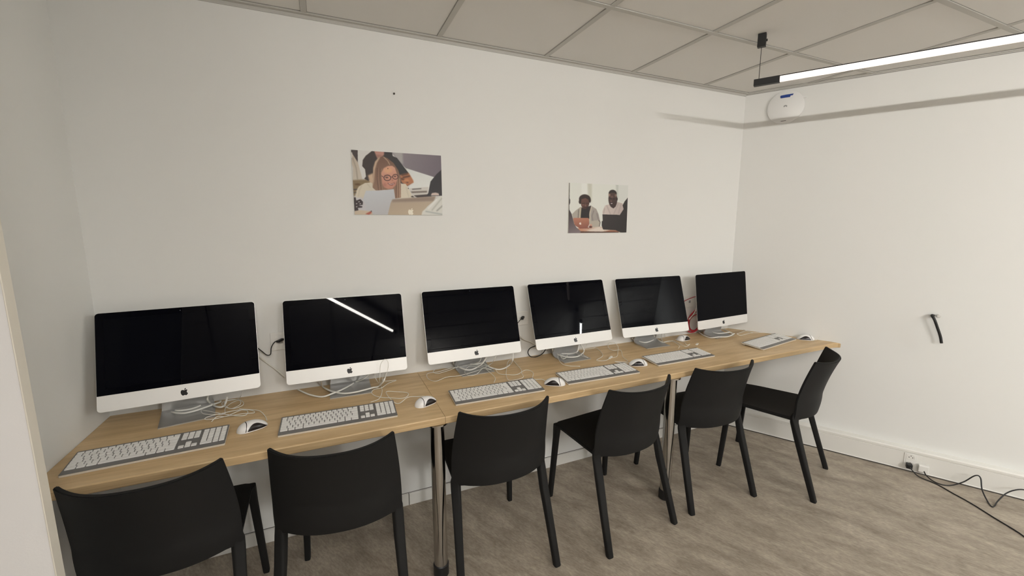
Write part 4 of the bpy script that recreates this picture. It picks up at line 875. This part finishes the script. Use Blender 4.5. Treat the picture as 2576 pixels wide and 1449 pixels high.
def picture(x0, x1, z0, z1, P, label):
    t = thing('picture', label, 'picture', ((x0+x1)/2, 0, z0), 0, 'photo prints on the back wall')
    D = 0.006; w = x1-x0; h = z1-z0
    bm = BM(); box(bm, (-w/2, -D, 0), (w/2, -0.0002, h)); obj('backing_panel', bm, 'canvas', t)
    img = np.clip(P.result(), 0, 255)/255
    img = np.clip(img*1.02, 0, 1)
    lin = np.where(img <= 0.04045, img/12.92, ((img+0.055)/1.055)**2.4)
    H, W = lin.shape[:2]
    xs = np.linspace(-w/2, w/2, W); zs = np.linspace(h, 0, H)
    co = np.zeros((H, W, 3)); co[..., 0] = xs[None, :]; co[..., 1] = -D-0.0004; co[..., 2] = zs[:, None]
    i = np.arange((H-1)*(W-1)); r, c = i//(W-1), i % (W-1); a = r*W+c
    faces = np.stack([a, a+W, a+W+1, a+1], 1)
    me = bpy.data.meshes.new('print'); me.vertices.add(H*W); me.vertices.foreach_set('co', co.ravel())
    me.loops.add(len(faces)*4); me.loops.foreach_set('vertex_index', faces.ravel().astype(np.int32))
    me.polygons.add(len(faces)); me.polygons.foreach_set('loop_start', (np.arange(len(faces))*4).astype(np.int32))
    me.update(calc_edges=True)
    ca = me.color_attributes.new('print_colour', 'FLOAT_COLOR', 'POINT')
    ca.data.foreach_set('color', np.concatenate([lin, np.ones((H, W, 1))], 2).ravel())
    o = bpy.data.objects.new('print', me); COL.objects.link(o); o.parent = t; me.materials.append(M['print'])
    return t
M['print'] = mat('printed_photo', (1, 1, 1, 1), 0.5)
_nt = M['print'].node_tree; _a = _nt.nodes.new('ShaderNodeVertexColor'); _a.layer_name = 'print_colour'
_nt.links.new(_a.outputs['Color'], _nt.nodes['Principled BSDF'].inputs['Base Color'])

def fruit(P, cx, cy, sc, col, rot=0.0):
    b, l = apple(sc); c, s = math.cos(rot), math.sin(rot)
    for q in (b, l): P.poly([(cx+x*c+y*s, cy-y*c+x*s) for x, y in q], col, soft=0)
# print 1: a woman with glasses reading a sheet of paper over a laptop
P = Paint([(158, 178), (1637, 288), (1655, 1268), (205, 1240)], 300, 208, (206, 205, 202))
P.poly([(820, 150), (1700, 150), (1700, 640), (1500, 640), (1060, 495), (960, 400), (830, 240)], (140, 132, 138), col2=(112, 103, 112), ax=(850, 250, 1600, 600))
P.poly([(820, 200), (1000, 200), (1010, 440), (900, 330)], (170, 166, 166), soft=6)
P.poly([(1060, 490), (1520, 640), (1450, 720), (1420, 900), (1150, 900), (1100, 800), (1170, 700)], (214, 218, 216), col2=(225, 227, 224), ax=(1060, 500, 1300, 900))
P.poly([(140, 160), (270, 170), (270, 420), (300, 560), (150, 300)], (58, 48, 46))
P.poly([(270, 170), (520, 190), (350, 320), (390, 560), (380, 660), (330, 640), (270, 420)], (213, 212, 209))
P.poly([(150, 210), (190, 260), (270, 390), (340, 660), (330, 690), (180, 680), (190, 480), (160, 380)], (186, 174, 158), col2=(198, 190, 178), ax=(160, 300, 330, 660))
P.line([(180, 300), (240, 480), (260, 660)], 16, (150, 138, 124), soft=3)
P.poly([(150, 210), (180, 230), (180, 320), (155, 300)], (225, 222, 216))
P.poly([(180, 675), (440, 665), (500, 730), (380, 760), (270, 810), (200, 960), (190, 900)], (128, 108, 78), soft=4)
P.line([(190, 830), (250, 828)], 16, (60, 55, 52), soft=2); P.line([(190, 880), (245, 876)], 14, (80, 76, 70), soft=2)
P.ell(260, 745, 46, 14, (92, 66, 34), soft=3)
# person standing behind, dark shirt and patterned sleeve
P.poly([(340, 450), (350, 350), (400, 280), (520, 190), (830, 215), (840, 290), (910, 320), (1000, 440), (1100, 570), (1160, 690), (1170, 720), (1080, 780), (980, 740), (940, 700), (500, 640), (440, 690), (370, 655), (400, 620), (385, 500)], (52, 40, 36), col2=(44, 44, 46), ax=(380, 400, 1000, 500))
P.poly([(530, 190), (700, 200), (700, 270), (660, 300), (600, 330), (560, 260)], (186, 138, 124), soft=3)
P.poly([(560, 260), (680, 275), (640, 320), (590, 330)], (160, 116, 104), soft=3)
P.poly([(950, 600), (1100, 565), (1175, 690), (1180, 725), (1075, 780), (980, 720)], (176, 116, 80), soft=3)
for a, b in (((990, 600), (1080, 580)), ((1010, 640), (1110, 620)), ((1040, 690), (1080, 720)), ((980, 660), (1030, 680))): P.line([a, b], 26, (92, 60, 44), soft=3)
P.ell(1060, 690, 46, 24, (196, 134, 92), soft=3)
P.poly([(430, 600), (520, 560), (520, 740), (460, 720)], (196, 168, 142), soft=4)
# white jumper
P.poly([(230, 960), (240, 850), (280, 780), (380, 725), (480, 715), (560, 800), (520, 1000), (240, 1010)], (214, 204, 184), col2=(202, 196, 182), ax=(250, 780, 450, 960))
P.line([(330, 760), (290, 840), (270, 940)], 10, (186, 176, 158), soft=3); P.line([(420, 740), (470, 800)], 10, (190, 180, 160), soft=3)
P.poly([(960, 740), (1050, 745), (1100, 830), (1150, 930), (1200, 960), (1150, 990), (940, 990)], (214, 206, 188))
P.line([(1060, 800), (1080, 900), (1100, 960)], 9, (190, 182, 164), soft=3)
P.ell(1168, 955, 34, 12, (70, 62, 58), soft=2)
# hair
P.poly([(505, 800), (515, 600), (520, 480), (550, 380), (610, 310), (680, 295), (750, 320), (850, 400), (930, 520), (965, 640), (970, 760), (968, 970), (870, 985), (850, 880), (700, 840), (560, 850)], (112, 82, 66), col2=(150, 118, 98), ax=(700, 300, 760, 980))
P.poly([(515, 600), (520, 480), (550, 380), (610, 310), (640, 300), (580, 400), (545, 520), (530, 700), (505, 800)], (192, 166, 142), soft=3)
P.line([(690, 300), (760, 370), (790, 430)], 9, (200, 176, 150), soft=2)
for k, c in enumerate(((134, 104, 84), (88, 62, 50), (140, 108, 90), (92, 66, 52), (150, 120, 100))):
    P.line([(560+k*24, 480+k*5), (556+k*24, 650), (580+k*22, 840)], 9, c, soft=2)
for k, c in enumerate(((92, 66, 54), (168, 136, 112), (120, 90, 72), (190, 160, 136))):
    P.line([(900+k*17, 660), (895+k*18, 800), (890+k*20, 965)], 10, c, soft=2)
# face
P.poly([(655, 640), (650, 560), (690, 490), (760, 450), (830, 448), (875, 480), (900, 560), (918, 640), (905, 700), (880, 770), (830, 820), (760, 825), (700, 800), (665, 740)], (208, 156, 132), col2=(192, 134, 116), ax=(780, 460, 740, 820), soft=2)
P.ell(760, 520, 70, 46, (214, 162, 128), soft=6); P.ell(705, 760, 30, 34, (178, 122, 106), soft=5); P.ell(870, 740, 26, 30, (182, 124, 108), soft=4)
P.poly([(828, 650), (850, 690), (835, 702), (815, 690)], (178, 122, 104), soft=2)
P.ell(740, 638, 26, 12, (92, 66, 60), soft=2); P.ell(875, 622, 22, 11, (92, 66, 60), soft=2)
P.line([(700, 606), (750, 596), (790, 606)], 8, (112, 76, 62), soft=2); P.line([(850, 596), (895, 586)], 7, (112, 76, 62), soft=2)
P.ring(750, 645, 62, 50, 12, (72, 44, 46), soft=1); P.ring(880, 628, 50, 44, 11, (72, 44, 46), soft=1)
P.line([(808, 632), (834, 628)], 10, (72, 44, 46), soft=1); P.line([(655, 612), (692, 634)], 9, (72, 44, 46), soft=1)
P.poly([(750, 722), (800, 742), (860, 724), (870, 735), (830, 768), (790, 765), (760, 745)], (118, 62, 56), soft=1)
P.line([(770, 740), (810, 752), (855, 740)], 9, (226, 210, 200), soft=1)
P.ell(760, 492, 8, 8, (40, 26, 24), soft=0)
# table things to the right, person in black at the far right
P.poly([(1100, 820), (1420, 800), (1420, 960), (1180, 960)], (205, 202, 196))
P.line([(1160, 835), (1300, 826)], 14, (84, 80, 78), soft=2); P.poly([(1130, 870), (1400, 862), (1400, 890), (1150, 898)], (122, 112, 104), soft=2)
P.poly([(1180, 935), (1440, 918), (1480, 960), (1240, 975)], (64, 56, 54), soft=2)
P.poly([(1700, 450), (1640, 520), (1560, 590), (1460, 710), (1440, 800), (1420, 900), (1390, 945), (1480, 950), (1660, 945), (1700, 940)], (46, 44, 48))
P.poly([(1460, 940), (1480, 900), (1540, 892), (1590, 905), (1600, 940)], (206, 188, 180), soft=2)
P.ell(1092, 820, 8, 8, (30, 28, 28), soft=0)
# paper, laptop, striped shirt
P.poly([(395, 850), (620, 850), (855, 828), (875, 985), (800, 1260), (480, 1260), (330, 1180), (340, 1000)], (196, 200, 206), col2=(186, 186, 190), ax=(500, 860, 600, 1240))
P.poly([(225, 960), (330, 960), (400, 1100), (380, 1190), (240, 1180)], (196, 194, 198), soft=4)
P.poly([(195, 960), (225, 955), (235, 1010), (300, 985), (345, 1030), (340, 1080), (270, 1090), (335, 1105), (330, 1125), (260, 1130), (270, 1170), (215, 1200), (200, 1250)], (52, 42, 44), soft=1)
for a in ((280, 1030), (240, 1060), (300, 1062), (240, 1110)): P.ell(a[0], a[1], 14, 8, (186, 180, 178), rot=-.5, soft=1)
P.poly([(200, 1180), (300, 1165), (480, 1190), (520, 1270), (200, 1270)], (200, 184, 164), soft=2)
P.poly([(380, 1230), (470, 1185), (490, 1210), (440, 1245)], (170, 92, 76), soft=2); P.ell(480, 1186, 10, 8, (60, 40, 38), soft=1)
P.poly([(800, 1050), (830, 1000), (900, 988), (1540, 955), (1500, 1040), (1400, 1120), (1300, 1280), (740, 1290)], (176, 158, 140), col2=(186, 170, 148), ax=(900, 990, 950, 1250))
P.poly([(830, 1000), (1540, 957), (1510, 1030), (820, 1040)], (146, 130, 118), soft=5)
P.poly([(1700, 930), (1600, 960), (1500, 1040), (1400, 1130), (1320, 1200), (1295, 1290), (1700, 1290)], (216, 216, 210), soft=2)
for a, b, c in (((1640, 990), (1480, 1180), (186, 186, 178)), ((1655, 1110), (1560, 1190), (160, 160, 154)), ((1380, 1200), (1640, 1250), (176, 180, 178)), ((1560, 1010), (1420, 1150), (230, 230, 226))): P.line([a, b], 22, c, soft=3)
fruit(P, 1132, 1203, 92, (236, 230, 214), 0.1)
picture(-2.658, -2.2235, 1.603, 1.906, P, 'photo print of a smiling woman with glasses, larger scene left on the back wall')

# print 2: two men laughing behind laptops
P = Paint([(199, 187), (1540, 235), (1476, 1313), (154, 1335)], 280, 192, (224, 226, 220))
P.poly([(480, 150), (600, 150), (620, 1000), (460, 1000)], (230, 232, 228), soft=6); P.poly([(615, 150), (715, 150), (700, 640), (620, 500)], (202, 202, 190), soft=6)
P.poly([(1250, 150), (1325, 150), (1310, 560), (1270, 500)], (196, 200, 194), soft=6); P.poly([(1325, 150), (1600, 150), (1560, 480), (1380, 640), (1310, 560)], (216, 218, 214), soft=6)
# left man
P.poly([(250, 900), (330, 820), (440, 740), (680, 705), (800, 780), (850, 900), (880, 1060), (870, 1180), (700, 1200), (620, 1100), (280, 1110)], (174, 168, 158), col2=(160, 152, 148), ax=(300, 850, 850, 1100))
P.poly([(440, 760), (640, 720), (650, 1000), (440, 1000)], (46, 40, 42))
P.line([(450, 760), (425, 980)], 26, (196, 186, 160), soft=2); P.line([(690, 730), (650, 900), (650, 1060)], 24, (198, 190, 174), soft=2); P.line([(400, 800), (385, 980)], 14, (104, 96, 90), soft=2)
P.line([(740, 820), (700, 940), (720, 1080)], 16, (124, 118, 116), soft=4); P.line([(810, 880), (840, 1010)], 14, (120, 114, 112), soft=4)
P.poly([(635, 1060), (850, 1035), (884, 1080), (870, 1180), (700, 1200), (650, 1160)], (178, 172, 160), soft=2); P.line([(850, 1035), (884, 1080), (860, 1180)], 12, (74, 62, 58), soft=2)
P.poly([(640, 720), (685, 705), (660, 800), (640, 860)], (48, 40, 40), soft=1)
P.ell(545, 560, 132, 110, (50, 38, 36), soft=2); P.ell(440, 620, 34, 50, (50, 38, 36), soft=2); P.ell(655, 590, 26, 50, (50, 38, 36), soft=2)
P.poly([(455, 640), (470, 560), (560, 535), (625, 570), (645, 660), (620, 730), (560, 780), (500, 770), (460, 710)], (102, 72, 64), col2=(78, 54, 50), ax=(520, 560, 560, 780))
P.ell(500, 690, 24, 18, (120, 88, 78), soft=3); P.line([(480, 660), (540, 650)], 12, (50, 34, 32), soft=2); P.line([(575, 655), (630, 650)], 12, (50, 34, 32), soft=2)
P.ell(556, 705, 18, 24, (126, 94, 84), soft=3); P.line([(525, 745), (580, 748), (605, 735)], 12, (44, 28, 28), soft=2)
# right man
P.poly([(940, 830), (1000, 700), (1100, 670), (1300, 620), (1400, 650), (1420, 800), (1340, 930), (940, 930)], (208, 196, 190), col2=(186, 172, 168), ax=(950, 750, 1380, 850))
for a, b in (((1040, 700), (1120, 900)), ((1300, 660), (1190, 900)), ((1360, 680), (1300, 880)), ((990, 760), (960, 900))): P.line([a, b], 14, (166, 152, 148), soft=4)
P.ell(1180, 560, 100, 190, (66, 50, 48), soft=2); P.ell(1180, 425, 92, 84, (46, 38, 37), soft=2)
P.poly([(1085, 560), (1090, 460), (1130, 410), (1230, 410), (1270, 480), (1265, 620), (1240, 720), (1190, 765), (1140, 730), (1100, 650)], (78, 58, 54), col2=(58, 42, 42), ax=(1130, 430, 1200, 760))
P.ell(1105, 460, 20, 34, (150, 122, 108), soft=3); P.ell(1246, 470, 18, 34, (136, 112, 100), soft=3); P.ell(1160, 500, 30, 22, (108, 82, 74), soft=4); P.ell(1276, 550, 14, 36, (40, 30, 30), soft=2)
P.line([(1105, 530), (1150, 540)], 16, (38, 26, 26), soft=2); P.line([(1185, 545), (1235, 550)], 16, (38, 26, 26), soft=2); P.ell(1140, 600, 22, 18, (112, 82, 74), soft=3)
P.poly([(1110, 635), (1180, 632), (1190, 655), (1160, 680), (1125, 670)], (42, 24, 26), soft=1); P.poly([(1125, 645), (1178, 642), (1165, 664), (1135, 664)], (200, 186, 182), soft=1)
# foreground figures, laptops and table
P.poly([(150, 1240), (880, 1180), (960, 1180), (1500, 1250), (1500, 1360), (140, 1360)], (190, 136, 110), col2=(206, 190, 176), ax=(400, 1280, 800, 1220))
P.poly([(560, 1280), (860, 1190), (960, 1240), (960, 1300), (800, 1310)], (220, 208, 198), soft=3); P.poly([(1100, 1260), (1300, 1262), (1290, 1310), (900, 1315)], (150, 100, 80), soft=3)
P.poly([(400, 1292), (1300, 1300), (1300, 1320), (400, 1325)], (74, 52, 46), soft=2)
P.poly([(270, 1000), (300, 985), (610, 985), (630, 1010), (632, 1130), (600, 1200), (640, 1225), (420, 1230), (300, 1150)], (182, 126, 104), col2=(140, 88, 74), ax=(400, 990, 430, 1220))
P.ell(668, 1150, 34, 30, (200, 160, 144), soft=2); P.ell(660, 1190, 40, 24, (96, 52, 46), soft=3)
fruit(P, 432, 1112, 50, (238, 224, 216))
P.poly([(938, 905), (1330, 915), (1420, 780), (1400, 690), (1450, 600), (1530, 505), (1560, 520), (1500, 1330), (1340, 1310), (1230, 1260), (945, 1245), (915, 1160), (918, 1060), (940, 1050)], (56, 50, 50), col2=(42, 38, 38), ax=(950, 950, 1450, 1200))
P.line([(940, 910), (1310, 916)], 9, (24, 20, 20), soft=1)
P.poly([(150, 180), (210, 185), (200, 540), (215, 580), (210, 650), (190, 700), (190, 800), (240, 900), (290, 1120), (340, 1200), (440, 1290), (420, 1345), (140, 1345)], (70, 62, 64), col2=(128, 116, 120), ax=(180, 900, 330, 1330))
P.poly([(196, 187), (150, 600), (190, 620), (205, 400), (212, 187)], (96, 100, 96), soft=1)
picture(-1.450, -1.0135, 1.5025, 1.799, P, 'photo print of two laughing men behind laptops, right on the back wall')
